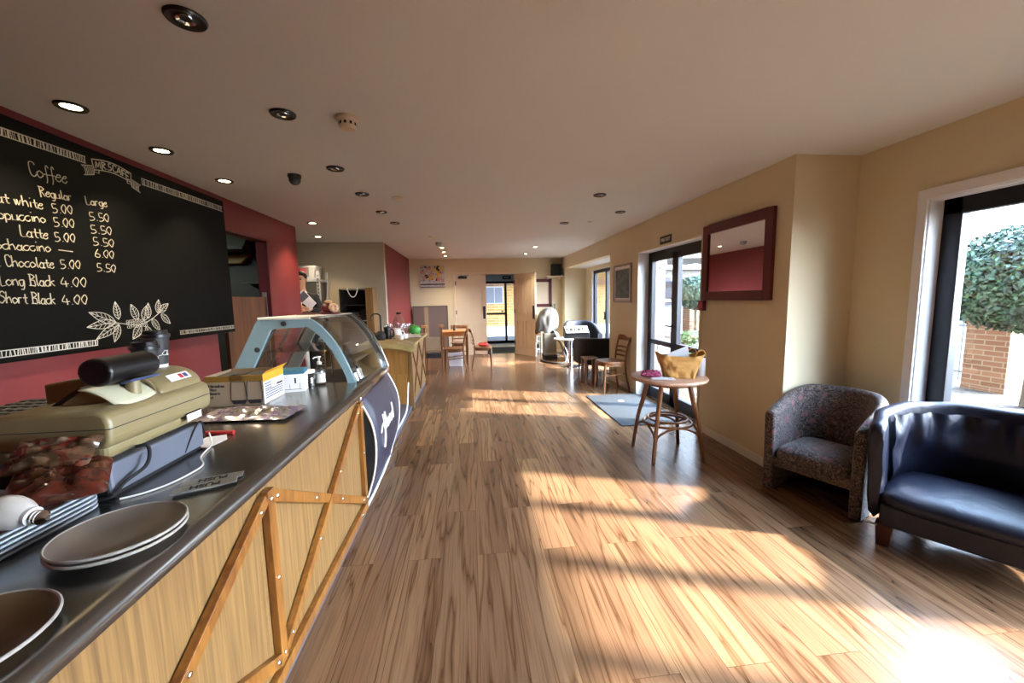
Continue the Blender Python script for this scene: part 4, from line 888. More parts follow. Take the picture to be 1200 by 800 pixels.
# ------------------------------------------------------------------ chalkboard menu
cbd = thing('chalkboard', 'large black chalkboard coffee menu on the red wall behind the counter', 'chalkboard', (XL, 2.9, 1.18))
XB = -2.278
obj('board', B().box(XL+.0015, 1.45, 1.168, XB, 4.085, 2.395), 'board', cbd, 0, .002)
def wl_(y, z, dy=1., dz=0.): return frame_mx((XB, y, z), (0, dy, dz), (0, -dz, dy))
LINES = {  # word: (start y, z, end y, end z, capital height); drawn on the board
 'title_lettering': [('Coffee', 2.404, 2.130, 2.603, 2.142, .070), ('Regular', 2.441, 2.035, 2.617, 2.050, .047), ('Large', 2.699, 2.050, 2.843, 2.067, .047)],
 'drinks_lettering': [('Flat white', 2.185, 1.954, 2.448, 1.965, .052), ('Cappuccino', 2.165, 1.869, 2.451, 1.894, .052), ('Latte', 2.315, 1.805, 2.452, 1.808, .054), ('Mochaccino', 2.155, 1.722, 2.456, 1.740, .052), ('Hot Chocolate', 2.125, 1.640, 2.461, 1.652, .054), ('Long Black', 2.192, 1.549, 2.452, 1.554, .058), ('Short Black', 2.180, 1.463, 2.440, 1.455, .058)],
 'regular_prices': [('5.00', 2.498, 1.958, 2.616, 1.973, .047), ('5.00', 2.496, 1.884, 2.615, 1.895, .047), ('5.00', 2.489, 1.802, 2.608, 1.811, .047), ('-', 2.499, 1.735, 2.580, 1.735, .04), ('5.00', 2.498, 1.653, 2.617, 1.659, .047), ('4.00', 2.488, 1.550, 2.639, 1.555, .052), ('4.00', 2.481, 1.450, 2.630, 1.453, .052)],
 'large_prices': [('5.50', 2.713, 1.958, 2.850, 1.973, .047), ('5.50', 2.710, 1.881, 2.857, 1.894, .047), ('5.50', 2.714, 1.810, 2.861, 1.816, .047), ('6.00', 2.717, 1.739, 2.850, 1.742, .047), ('5.50', 2.716, 1.653, 2.850, 1.654, .047)]}
for nm, ws in LINES.items():
    b = B()
    for s_, y0, z0, y1, z1, cap in ws:
        d = Vector((y1-y0, z1-z0)); L = d.length; d /= L
        b = B(); write(b, s_, wl_(y0, z0, d.x, d.y), cap, L, .0025); obj(nm, b, 'chalk_y', cbd)
b = B(); rnd = random.Random(4)
def border(y0, z0, y1, z1, th):
    d = Vector((y1-y0, z1-z0)); L = d.length; d /= L; mx = wl_(y0, z0, d.x, d.y)
    for v in (0, th): b.tube([mx @ Vector((0, v, .001)), mx @ Vector((L, v, .001))], .003, 4, flat=.5)
    x = 0
    while x < L-.004:
        w = rnd.choice((.003, .004, .006, .010)); w = min(w, L-x); sl = rnd.uniform(-.004, .006)
        b.add([mx @ Vector(p) for p in ((x, 0, .0015), (x+w, 0, .0015), (x+w+sl, th, .0015), (x+sl, th, .0015))], [(0, 1, 2, 3)])
        x += w+rnd.choice((.004, .005, .007, .012))
for q in ((1.50, 2.27, 2.735, 2.297, .038), (3.145, 2.287, 4.06, 2.297, .042), (1.50, 1.196, 2.655, 1.200, .032), (3.35, 1.204, 4.07, 1.200, .028)):
    b = B(); border(*q); obj('chalk_border', b, 'chalk', cbd, 0)
# ribbon banner with the cafe name
b = B()
def rib(pts, r=.003): b.tube([(XB+.0012, p[0], p[1]) for p in pts], r, 5, flat=.5)
def arc(y0, y1, z, k, n=10): return [(y0+(y1-y0)*i/n, z+k*math.sin(PI*i/n)) for i in range(n+1)]
rib(arc(2.775, 3.06, 2.335, .022)); rib(arc(2.785, 3.05, 2.275, .020)); rib([(2.775, 2.335), (2.785, 2.275)]); rib([(3.06, 2.335), (3.05, 2.275)])
for sg, y0 in ((1, 2.785), (-1, 3.05)):
    q = [(y0, 2.275), (y0-sg*.005, 2.245), (y0-sg*.07, 2.225), (y0-sg*.045, 2.25), (y0-sg*.08, 2.278), (y0-sg*.01, 2.295)]
    rib(q)
    q2 = [(y0+sg*.03, 2.283), (y0+sg*.03, 2.262), (y0-sg*.002, 2.262)]; rib(q2)
    for i in range(6): rib([(y0-sg*(.008+i*.010), 2.245-i*.003), (y0-sg*(.012+i*.010), 2.288-i*.002)], .0018)
word, x = 'MR.5CAFE', 2.795
st, adv = strokes(word)
for pl in st:
    P = []
    for p in pl:
        u = p.x/adv; P.append((XB+.0015, 2.797+u*.242, 2.288+.019*math.sin(PI*u)+p.y*.0066))
    b.tube(P, .0034, 5, flat=.5)
obj('banner_lettering', b, 'chalk', cbd)
b = B()
def leaf(y, z, a, L, w):
    c, s_ = math.cos(a), math.sin(a)
    def P(u, v): return (XB+.0012, y+u*L*c-v*w*s_, z+u*L*s_+v*w*c)
    up = [P(t, math.sin(PI*t**.8)*.5) for t in [i/7 for i in range(8)]]; dn = [P(t, -math.sin(PI*t**.8)*.5) for t in [i/7 for i in range(8)]]
    b.tube(up, .0022, 4, flat=.5); b.tube(dn, .0022, 4, flat=.5); b.tube([P(0, 0), P(1, 0)], .0018, 4, flat=.5)
    for t in (.2, .35, .5, .65, .8):
        for sg in (1, -1): b.tube([P(t, 0), P(min(.97, t+.12), sg*.5*math.sin(PI*min(.97, t+.12)**.8)*.85)], .0013, 4, flat=.5)
for y, z, a, L, w in ((2.80, 1.33, 2.75, .19, .06), (2.80, 1.335, 3.25, .20, .055), (2.82, 1.32, 3.6, .19, .05), (2.82, 1.35, 1.65, .115, .05), (2.82, 1.315, -2.0, .12, .05), (2.97, 1.34, 1.95, .115, .06), (3.02, 1.33, 1.25, .11, .06), (3.06, 1.345, 1.45, .11, .05), (2.99, 1.30, -2.3, .12, .06), (3.03, 1.29, -1.1, .10, .05), (3.09, 1.34, -.95, .11, .05), (3.15, 1.38, 1.35, .10, .05), (3.16, 1.385, .55, .12, .05), (3.18, 1.37, -.75, .11, .05)):
    leaf(y, z, a, L, w)
b.tube(spline([(XB+.001, 2.80, 1.33), (XB+.001, 2.88, 1.315), (XB+.001, 2.98, 1.305), (XB+.001, 3.08, 1.335), (XB+.001, 3.20, 1.40)], 5), .0025, 4, flat=.5)
for i in range(26):
    y = 2.885+(i % 9)*.019+rnd.uniform(-.004, .004); z = 1.298+(i//9)*.019+rnd.uniform(-.004, .004)
    b.tube([(XB+.0012, y+.009*math.cos(a), z+.009*math.sin(a)) for a in [k*PI/4 for k in range(8)]], .0017, 4, closed=True, flat=.5)
obj('coffee_branch_drawing', b, 'chalk', cbd)
# ------------------------------------------------------------------ kitchen glimpsed through the servery opening
hd = thing('servery_half_door', 'dark timber half door closing the lower part of the servery opening', 'door', (XL-.06, 4.4, 0))
obj('door_leaf', B().box(XL-.09, 4.10, .05, XL-.05, 4.87, 1.505), 'darkwood', hd, 0, .003)
obj('edge_strip', B().box(XL-.09, 4.872, .05, XL-.045, 4.884, 1.56), 'sil', hd, 0)
rh = thing('range_hood', 'grey-green kitchen range hood seen through the servery opening', 'range hood', (-3.9, 4.6, 1.7))
obj('canopy', B().prism([(5.20, 2.12), (5.57, 2.10), (5.57, 2.40), (5.42, 2.40)], 'x', -3.9, -2.72), 'hood', rh, 0); obj('lower_rim', B().box(-3.9, 5.18, 2.095, -2.72, 5.24, 2.125), 'dark', rh, 0)
obj('filter_strip', B().prism([(-3.9, 1.93), (-2.92, 1.95), (-2.80, 2.07), (-3.9, 2.04)], 'y', 5.50, 5.57), 'strip', rh, 0, .01)
kb_ = thing('kitchen_bench', 'dark kitchen bench with a thin steel shelf behind the servery', 'bench', (-4.0, 4.6, 0)); obj('bench_top', B().box(-4.5, 3.0, .86, -3.6, 5.57, .90), 'steel', kb_, 0); obj('cabinet', B().box(-4.5, 3.0, 0, -3.65, 5.57, .86), 'dark', kb_, 0); obj('shelf', B().box(-2.88, 5.40, 1.685, -2.60, 5.57, 1.70), 'steel', kb_, 0)
tag(obj('wall_heater', B().box(-2.815, 5.36, 2.06, -2.69, 5.57, 2.21).box(-2.80, 5.355, 2.075, -2.705, 5.36, 2.195), 'black', None, 0, .01), 'black box on the kitchen wall, seen in the servery opening', 'kitchen appliance')
# ------------------------------------------------------------------ ceiling fittings
def ring(r0, r1, h): return [(r0, -.001), (r1, -.001), (r1, -h*.5), (r1*.93, -h), (r0, -h*.6), (r0, -.001)]
RIM = mat('dark_bronze_rim', '1d1a17', .4, .4)
def downlight(x, y, lit, label, first=[None, None]):
    if first[lit] is None:
        t = thing('ceiling_downlight', label, 'ceiling light', (x, y, CE), 0, 'lit downlights' if lit else 'unlit downlights')
        obj('rim', B().lathe(ring(.040, .064, .012), n=28, caps=False), RIM, t, world=False)
        if lit: obj('lamp_face', B().lathe([(.042, -.004), (.03, -.007), (.001, -.008)], n=24, caps=False), 'glow', t, world=False)
        else:
            obj('lamp_face', B().lathe([(.047, -.002), (.03, -.006), (.001, -.003)], n=24, caps=False), 'dark', t, world=False); obj('inner_ring', B().lathe(ring(.018, .032, .010), n=24, caps=False), 'chrome', t, world=False)
        first[lit] = t
    else: t = dup(first[lit], (x, y, CE), 0, label)
    if lit:
        ld = bpy.data.lights.new('lamp', 'SPOT'); ld.energy = SPOT_E; ld.spot_size = R(105); ld.spot_blend = .7; ld.shadow_soft_size = .045; ld.color = (1., .80, .55)
        lo = bpy.data.objects.new('lamp', ld); COL.objects.link(lo); lo.location = (x, y, CE-.02)
for x, y, lab in ((-1.965, 2.32, 'lit downlight above the left end of the chalkboard, nearest of its row'), (-1.97, 2.915, 'lit downlight second along the red wall, above the chalkboard banner'), (-1.968, 3.58, 'lit downlight third along the red wall, near the right end of the chalkboard'),
                  (-1.965, 5.40, 'lit downlight shining down the end of the red wall by the servery'), (-2.30, 6.50, 'lit downlight beyond the red wall, over the nook'),
                  (-.50, 7.91, 'lit downlight nearest of the three in a line before the far wall'), (-.51, 8.61, 'lit downlight middle of the three in a line before the far wall'), (-.52, 9.36, 'lit downlight last of the three in a line, closest to the painting'),
                  (1.33, 7.85, 'lit downlight on the right, nearer of the pair before the far door'), (1.31, 9.04, 'lit downlight on the right, farther of the pair before the far door')):
    downlight(x, y, 1, lab)
for x, y, lab in ((-.963, 1.612, 'unlit black downlight closest to the camera, top left of the photo'), (-.96, 2.335, 'unlit downlight left of the smoke detector'), (-.98, 3.225, 'unlit downlight right of the black dome camera'), (-.975, 3.96, 'unlit downlight just left of the flat round ceiling disc'),
                  (-.963, 4.73, 'unlit downlight just beyond the flat round ceiling disc'), (-.935, 5.39, 'unlit downlight farthest along its row above the display case'), (1.32, 3.915, 'unlit downlight on the right half of the ceiling, nearest to the camera'), (1.83, 4.675, 'unlit downlight nearest the fire exit sign'), (1.315, 5.375, 'unlit downlight on the right, beyond the other two')):
    downlight(x, y, 0, lab)
sd = thing('smoke_detector', 'beige round smoke detector on the ceiling, near the black dome camera', 'smoke detector', (-.638, 2.366, CE))
obj('base', B().lathe([(.062, 0), (.062, -.014), (.05, -.022), (.046, -.03), (.046, -.05), (.038, -.058), (.001, -.06)], (-.638, 2.366, CE), 28), 'doorp', sd)
b = B()
for i in range(10): a = i*PI/5; b.box(-.006, .0445, -.044, .006, .0475, -.030, T(-.638, 2.366, CE) @ RZ(a))
obj('vent', b, 'matteblack', sd, 0)
dm = thing('dome_camera', 'small black dome security camera on the ceiling', 'camera', (-1.352, 3.41, CE)); obj('base', B().lathe([(.05, 0), (.05, -.02), (.042, -.028)], (-1.352, 3.41, CE)), 'black', dm)
obj('dome', B().ball((-1.352, 3.41, CE-.035), .044, 20, 14), 'dark', dm)
for x, y, r, h, mt_, lab in ((-.675, 4.11, .055, .012, 'doorp', 'flat beige round disc on the ceiling beyond the smoke detector'), (-.567, 6.536, .055, .012, 'doorp', 'flat beige round disc on the far ceiling, before the row of three lit lights'), (1.65, 5.3, .03, .012, 'doorp', 'tiny pale sensor on the right of the ceiling')):
    tag(obj('ceiling_sensor', B().lathe([(r, 0), (r, -h*.6), (r*.8, -h), (.001, -h)], (x, y, CE)), mt_), lab, 'sensor')
t = thing('smoke_detector', 'brown smoke detector at the head of the three lit lights in a line', 'smoke detector', (-.51, 7.21, CE)); obj('base', B().lathe([(.06, 0), (.06, -.03), (.04, -.06), (.001, -.062)], (-.51, 7.21, CE)), 'sil', t); obj('vent', B().lathe([(.052, -.036), (.05, -.044)], (-.51, 7.21, CE), caps=False), 'dark', t)
# ------------------------------------------------------------------ right wall pictures and signs
def frame_x(name, label, cat, x, y0, y1, z0, z1, w, d, fm, inner, inner_name, mat_w=0.):
    """framed flat thing on a wall facing -x"""
    t = thing(name, label, cat, (x, (y0+y1)/2, z0))
    b = B().box(x-d, y0, z0, x, y0+w, z1).box(x-d, y1-w, z0, x, y1, z1).box(x-d, y0+w, z0, x, y1-w, z0+w).box(x-d, y0+w, z1-w, x, y1-w, z1); obj('frame', b, fm, t, 0, .004)
    if mat_w: obj('mount', B().box(x-d*.5, y0+w*.8, z0+w*.8, x-.002, y1-w*.8, z1-w*.8), 'paper', t, 0)
    k = w+mat_w
    obj(inner_name, B().box(x-d*.5-.002 if mat_w else x-d*.5, y0+k*.95, z0+k*.95, x-.003, y1-k*.95, z1-k*.95), inner, t, 0); return t
frame_x('wall_mirror', 'large mirror in a wide dark red frame on the right wall', 'mirror', XW, 2.905, 3.842, 1.382, 2.115, .085, .03, 'crimson', 'mirror', 'mirror_glass')
frame_x('framed_picture', 'grey-teal picture in a silver frame on the wall beyond the glass double door', 'picture', XW, 5.645, 6.35, 1.335, 1.925, .028, .025, 'sil', 'picture', 'print', .05)
cpt = thing('call_point', 'small dark red box on the wall below the corner of the large mirror', 'fire alarm', (XW, 3.84, 1.27)); obj('housing', B().box(XW-.03, 3.79, 1.275, XW, 3.895, 1.38), 'crimson', cpt, 0, .004); obj('glass_front', B().box(XW-.033, 3.81, 1.295, XW-.03, 3.875, 1.36), 'pinkred', cpt, 0)
fs = thing('fire_exit_sign', 'dark green fire exit sign on the wall above the glass double door', 'sign', (XW, 4.65, 2.06)); obj('plate', B().box(XW-.006, 4.52, 2.065, XW, 4.80, 2.16), 'signgreen', fs, 0)
text('sign_lettering', 'FIRE EXIT', .055, frame_mx((XW-.007, 4.66, 2.112), (0, -1, 0), (0, 0, 1)), 'white', fs, .0006, bold=.001)
# ------------------------------------------------------------------ door mat
dmx = thing('door_mat', 'large grey ribbed door mat on the floor inside the glass double door', 'mat', (2.0, 4.8, 0))
obj('mat_body', B().box(1.64, 4.07, 0, 2.395, 5.44, .012), 'mat', dmx, 0, .004)
tag(obj('paper_scrap', B().pillow(.07, .06, .012, T(2.02, 5.06, .016), 8, rough=.01), 'paper', None, 60), 'crumpled white paper scrap lying on the grey door mat', 'paper')
# ------------------------------------------------------------------ bentwood table
tbx, tby = 1.755, 3.30; ZTB = .722
tb = thing('round_bar_table', 'round wooden table on four splayed bentwood legs, carrying a paper bag', 'table', (tbx, tby, 0))
obj('tabletop', B().lathe([(.30, ZTB-.032), (.322, ZTB-.028), (.328, ZTB-.016), (.322, ZTB-.003), (.31, ZTB)], (tbx, tby, 0), 56), 'table', tb)
obj('under_ring', B().lathe([(.17, ZTB-.075), (.19, ZTB-.075), (.19, ZTB-.032), (.17, ZTB-.032)], (tbx, tby, 0), 32, caps=False), 'beech', tb)
lgp = []
for sx_, sy_ in ((-1, 1), (-1, -1), (1, 1), (1, -1)):
    top = Vector((tbx+sx_*.125, tby+sy_*.125, ZTB-.034)); bot = Vector((tbx+sx_*.228, tby+sy_*.212, 0)); lgp.append((top, bot))
    mid = top.lerp(bot, .55)+Vector((sx_*.012, sy_*.012, 0))
    obj('leg', B().tube(spline([top, top.lerp(bot, .3)+Vector((sx_*.004, sy_*.004, 0)), mid, bot], 5), [.020]*8+[.017]*8, 12), 'beech', tb)
rr = .205; obj('foot_ring', B().tube([(tbx+rr*math.cos(a), tby+rr*math.sin(a), .30) for a in [i*PI/18 for i in range(36)]], .012, 8, closed=True), 'beech', tb)
obj('foot_ring', B().tube([(tbx+.17*math.cos(a), tby+.17*math.sin(a), .335) for a in [i*PI/18 for i in range(36)]], .010, 8, closed=True), 'beech', tb)
for i, j in ((0, 1), (1, 3), (3, 2), (2, 0)):
    a = lgp[i][0].lerp(lgp[i][1], .78); c = lgp[j][0].lerp(lgp[j][1], .78); m_ = (a+c)/2
    obj('hoop_brace', B().tube(spline([a, a.lerp(m_, .18)+Vector((0, 0, .09)), m_+Vector((0, 0, .145)), c.lerp(m_, .18)+Vector((0, 0, .09)), c], 6), .010, 8), 'beech', tb)
# paper carrier bag
bg_ = thing('paper_bag', 'wide brown kraft paper bag with folded rim standing on the round table', 'bag', (1.80, 3.22, ZTB))
def bagf(u, v):
    a = 2*PI*u; e = .55
    cx = math.copysign(abs(math.cos(a))**e, math.cos(a)); sy = math.copysign(abs(math.sin(a))**e, math.sin(a))
    w = .115+.075*v**1.3; d = .075+.01*v
    x = cx*w; y = sy*d; z = .200*v+.026*v*abs(cx)**6*v-.012*v*(1-abs(cx))
    q = .014*mnoise.noise(Vector((x*20, y*20, z*14)))+.006*mnoise.noise(Vector((x*60, y*60, z*45)))
    return (1.805+x+.028*v*0+q, 3.215+y-.25*x+q, ZTB+.001+max(0, z))
o = obj('bag_body', B().grid(bagf, 72, 20, closeu=True), 'kraft', bg_, 60); o.modifiers.new('solid', 'SOLIDIFY').thickness = .002
obj('bag_base', B().prism([(1.805+.11*x-.0, 3.215+.07*y-.25*.11*x) for x, y in ((-1, -1), (1, -1), (1, 1), (-1, 1))], 'z', ZTB+.001, ZTB+.004), 'kraft', bg_, 0)
for sg, yy in ((1, 3.135), (1, 3.27)):
    P = spline([(1.90, yy, ZTB+.19), (1.925, yy-.01, ZTB+.235), (1.96, yy-.015, ZTB+.245), (1.985, yy-.02, ZTB+.215), (1.985, yy-.02, ZTB+.19)], 6)
    obj('handle', B().tube(P, .004, 6), 'kraft', bg_)
ins = B().add([(1.70, 3.26, ZTB+.10), (1.90, 3.20, ZTB+.10), (1.885, 3.22, ZTB+.275), (1.73, 3.27, ZTB+.205)], [(0, 1, 2, 3)]); o = obj('paper_sheets', ins, 'paper', None, 0); o.modifiers.new('solid', 'SOLIDIFY').thickness = .004
tag(o, 'white paper sheets sticking up out of the brown paper bag', 'paper')
b = B().pillow(.17, .11, .05, T(1.575, 3.27, ZTB+.022) @ RZ(-.5), 18, .5, .03, 14); tag(obj('printed_pouch', b, 'magenta', None, 60), 'crumpled magenta printed pouch on the round table, left of the bag', 'pouch')
b = B().pillow(.20, .10, .012, T(1.63, 3.16, ZTB+.006) @ RZ(-.35), 12, .5, .006, 2); tag(obj('plastic_wrapper', b, 'paper', None, 60), 'flat whitish wrapper lying at the front edge of the round table', 'wrapper')
b = B().tube([(1.565, 3.42, ZTB+.010), (1.66, 3.45, ZTB+.010)], .010, 8); tag(obj('black_tube', b, 'black'), 'short black tube lying on the round table behind the magenta pouch', 'tube')
cn = thing('white_tin', 'white lidded tin standing on the right side of the round table', 'tin', (2.025, 3.245, ZTB)); obj('body', B().lathe([(.038, 0), (.040, .003), (.040, .165)], (2.025, 3.245, ZTB), 28), 'paper', cn); obj('lid', B().lathe([(.0415, .165), (.0415, .182), (.038, .186)], (2.025, 3.245, ZTB), 28), 'ink', cn)
# ------------------------------------------------------------------ tub chairs
def tub_shell(w, d, zf, zb, th, flare=0., z0=0., rfac=.42):
    """U-shaped wall open at the front (local -y is front, front edge at y=0, back at y=d)"""
    rr = min(w/2, d*.62); P = []
    P += [(-w/2, t*(d-rr)/4) for t in range(4)]
    for i in range(17): a = PI-PI*i/16; P.append((w/2*math.cos(a), d-rr+rr*math.sin(a)))
    P += [(w/2, (d-rr)*(4-t)/4) for t in range(1, 5)]
    n = len(P); vs = []; secs = 11
    L = [0]
    for i in range(1, n): L.append(L[-1]+math.dist(P[i], P[i-1]))
    for i, (x, y) in enumerate(P):
        t = L[i]/L[-1]; s = math.sin(PI*t); h = zf+(zb-zf)*(min(1, max(0, (1-abs(2*t-1))*1.55)))**.9
        a = P[max(0, i-1)]; c = P[min(n-1, i+1)]; tx, ty = c[0]-a[0], c[1]-a[1]; l = math.hypot(tx, ty); nx, ny = -ty/l, tx/l   # points outward (left of travel)
        fl = flare*(.3+.7*s)
        prof = [(0, z0), (0, z0+(h-th/2-z0)*.5), (fl, h-th*.55)]
        for k in range(1, 6): aa = k*PI/6; prof.append((fl-th/2+th/2*math.cos(aa), h-th*.55+th*.5*math.sin(aa)))
        prof += [(fl-th, h-th*.55), (-th*.95, z0+(h-z0)*.5), (-th, z0)]
        for o_, z in prof: vs.append((x+nx*o_, y+ny*o_, z))
    m_ = 11; fs = []
    for i in range(n-1):
        for k in range(m_): k2 = (k+1) % m_; fs.append((i*m_+k, i*m_+k2, (i+1)*m_+k2, (i+1)*m_+k))
    fs += [tuple(range(m_)), tuple(range((n-1)*m_, n*m_))[::-1]]
    return B().add(vs, fs)
def seat_cushion(w, d, z0, z1, y0, puff=.03, crown=.02):
    def f(u, v):
        a = 2*PI*u; e = .38
        cx = math.copysign(abs(math.cos(a))**e, math.cos(a)); sy = math.copysign(abs(math.sin(a))**e, math.sin(a))
        t = v*PI-PI/2; rad = math.cos(t)**.28 if abs(v-.5) < .499 else 0
        z = (z0+z1)/2+(z1-z0)/2*math.sin(t)
        if v > .5: z += crown*(1-rad)
        return (cx*w/2*rad, y0+d/2+sy*d/2*rad, z)
    return B().grid(f, 40, 16, closeu=True)
# patterned tub chair in the corner
u = Vector((.247, -.539)).normalized(); ang = math.atan2(u.y, u.x)
fc = thing('tub_armchair', 'tapestry-patterned tub armchair in the corner by the window', 'armchair', (2.262, 2.335, 0), ang)
obj('shell', tub_shell(.585, .565, .585, .745, .068, .012), 'floral', fc, 60, world=False, bevel=.012)
obj('seat_cushion', seat_cushion(.462, .48, .195, .345, -.012, crown=.014), 'floral', fc, 60, world=False)
obj('seat_rail', B().box(-.228, .005, .185, .228, .03, .25), 'floral', fc, 0, .008, world=False)
# navy leather tub chair
u2 = Vector((.55, -.835)); ang2 = math.atan2(u2.y, u2.x)
lc = thing('leather_armchair', 'navy blue leather tub armchair with dark wooden feet in front of the window', 'armchair', (2.440, 1.578, 0), ang2)
sh = tub_shell(.80, .60, .70, .775, .075, .035, z0=.13)
# gathered folds running down from the rim
sh.v = [(x*(1+.022*math.sin(math.atan2(y-.25, x)*30)*max(0, (z-.35)/.4)), y*(1+.014*math.sin(math.atan2(y-.25, x)*30)*max(0, (z-.35)/.4)), z+.008*math.sin(math.atan2(y-.25, x)*22)*max(0, (z-.5)/.3)) for x, y, z in sh.v]
obj('shell', sh, 'leather', lc, 60, world=False, subsurf=1)
obj('seat_cushion', seat_cushion(.69, .55, .235, .352, -.06, crown=.022), 'leather', lc, 60, world=False)
obj('front_rail', B().box(-.335, -.012, .135, .335, .05, .26), 'leather', lc, 0, .012, world=False)
def inner_back(u_, v):
    a = PI*(1-u_); x = .325*math.cos(a); y = .17+.345*math.sin(a); h = .33+v*.385
    f = .030*math.sin(a*15+2*mnoise.noise(Vector((x*5, v*3, 1))))*v**1.5+.055*mnoise.noise(Vector((x*6, y*6, v*3)))
    return (x*(1-.05*math.sin(v*PI)+f), y-.03*math.sin(v*PI)+f*.5, h)
obj('back_cushion', B().grid(inner_back, 60, 14), 'leather', lc, 60, world=False)
obj('metal_tip', B().box(-.398, -.006, .124, -.34, .01, .130), 'sil', lc, 0, .002, world=False)
for x, y in ((-.315, .055), (.315, .055), (-.20, .47), (.20, .47)):
    obj('foot', B().add([(x-.028, y-.028, 0), (x+.028, y-.028, 0), (x+.028, y+.028, 0), (x-.028, y+.028, 0), (x-.038, y-.038, .135), (x+.038, y-.038, .135), (x+.038, y+.038, .135), (x-.038, y+.038, .135)], [(0,3,2,1),(4,5,6,7),(0,1,5,4),(1,2,6,5),(2,3,7,6),(3,0,4,7)]), 'footwood', lc, 0, .003, world=False)
# ------------------------------------------------------------------ bentwood cafe chairs
def cafe_chair(label, mt_, loc, rz, group):
    t = thing('cafe_chair', label, 'chair', loc, rz, group)
    P = []
    for i in range(28):
        a = 2*PI*i/28; e = .62
        P.append((.205*math.copysign(abs(math.cos(a))**e, math.cos(a)), .20*math.copysign(abs(math.sin(a))**e, math.sin(a))))
    obj('seat', B().prism(P, 'z', .43, .458), mt_, t, 40, .008, 2, world=False)
    P2 = [(p[0]*.90, p[1]*.90) for p in P]; obj('seat_rail', B().prism(P2, 'z', .385, .43), mt_, t, 40, world=False)
    for sx_ in (-1, 1):
        obj('leg', B().tube([(sx_*.165, -.155, .42), (sx_*.175, -.175, 0)], [.019, .014], 10), mt_, t, world=False)
        obj('leg', B().tube(spline([(sx_*.185, .235, 0), (sx_*.170, .185, .25), (sx_*.165, .175, .45), (sx_*.168, .20, .65), (sx_*.175, .245, .80)], 6), .015, 8), mt_, t, world=False)
    b = B()
    for x in (-.168, .168): b.tube([(x, -.16, .24), (x, .175, .27)], .009, 8)
    b.tube([(-.165, -.02, .25), (.165, -.02, .25)], .009, 8); obj('stretcher', b, mt_, t, world=False)
    def slat(name, z0, z1, y0, y1, x=.17, th=.016):
        def f(u, v):
            a = 2*PI*v; xx = (u*2-1)*x; bow = .030*(1-(xx/x)**2)
            zc = (z0+z1)/2; return (xx, (y0+y1)/2+bow+math.cos(a)*th/2+(y1-y0)*.5*math.sin(a), zc+math.sin(a)*(z1-z0)/2)
        return obj(name, B().grid(f, 13, 9), mt_, t, 60, world=False)
    slat('crest_rail', .755, .835, .238, .258, .20, .024)
    for z in (.52, .59, .66): slat('slat', z-.014, z+.014, .188, .196, .165)
    return t
def stool_etc(): pass
c0 = cafe_chair('brown slat-back wooden chair standing against the right wall beside the door mat', 'beech', (2.13, 5.80, 0), R(-84), 'cafe chairs')
dup(c0, (-.325, 8.0, 0), R(-90), 'brown slat-back chair seen from the side, its back against the chair with the red cloth', 'cafe chairs')
dup(c0, (.25, 8.13, 0), R(90), 'brown slat-back chair with a red cloth on its seat, before the far double door', 'cafe chairs')
dup(c0, (-.24, 9.02, 0), R(4), 'brown slat-back chair on the far side of the small orange wooden table', 'cafe chairs')
b = B().ball((.26, 8.12, .495), (.11, .12, .035), 18, 10); b.v = [(x, y+.02*mnoise.noise(Vector((x*30, y*30, 0))), max(.459, z+.03*mnoise.noise(Vector((x*22, y*22, z*20))))) for x, y, z in b.v]
tag(obj('red_cloth', b, 'redplastic', None, 60), 'crumpled red cloth lying on a chair seat before the far double door', 'cloth')
st = thing('wooden_stool', 'low brown wooden stool between the black tub chair and the slat-back chair', 'stool', (1.98, 6.36, 0))
obj('seat', B().box(1.86, 6.24, .40, 2.10, 6.48, .43), 'beech', st, 0, .006)
for x in (1.885, 2.075):
    for y in (6.265, 6.455): obj('leg', B().box(x-.02, y-.02, 0, x+.02, y+.02, .40), 'beech', st, 0, .003)
# padded chair and table of the far group
pc = thing('padded_chair', 'taupe padded-back chair with tall dark posts beside the sink counter', 'chair', (-.70, 7.85, 0))
obj('backrest', B().box(-.865, 7.70, .47, -.58, 7.735, .715), 'padbrown', pc, 0, .012, 3)
for x in (-.885, -.56):
    obj('post', B().box(x-.018, 7.70, 0, x+.018, 7.735, .92), 'beech', pc, 0, .004); obj('finial', B().box(x-.05, 7.69, .90, x+.05, 7.742, .945), 'beech2', pc, 0, .005)
    obj('leg', B().box(x-.018, 8.06, 0, x+.018, 8.095, .44), 'beech', pc, 0, .004)
obj('seat', B().box(-.89, 7.72, .42, -.555, 8.11, .465), 'padbrown', pc, 0, .012, 3); obj('front_rail', B().box(-.87, 7.71, .30, -.575, 7.725, .40), 'dark', pc, 0)
ft = thing('square_table', 'small square orange-topped wooden table by the closed panelled door', 'table', (-.32, 8.55, 0))
obj('tabletop', B().box(-.62, 8.28, .74, -.04, 8.84, .765), 'orangewood', ft, 0, .005); obj('apron', B().box(-.57, 8.33, .66, -.09, 8.79, .74), 'orangewood', ft, 0)
for x in (-.58, -.08):
    for y in (8.32, 8.80): obj('leg', B().box(x-.025, y-.025, 0, x+.025, y+.025, .66), 'beech', ft, 0, .003)
for i, (x, y, mt_, lab) in enumerate(((-.34, 8.5, 'green', 'small dark green bottle standing on the orange-topped square table'),)):
    tag(obj('bottle', B().lathe([(.025, 0), (.027, .005), (.027, .07), (.010, .10), (.010, .13)], (x, y, .765)), 'dark'), 'small dark bottle standing on the orange-topped square table', 'bottle')
tag(obj('storage_tub', B().prism([(-.47, 0), (-.20, 0), (-.17, .30), (-.50, .30)], 'y', 8.42, 8.72), 'paper', None, 0, .01), 'white plastic storage tub on the floor under the orange-topped table', 'tub')
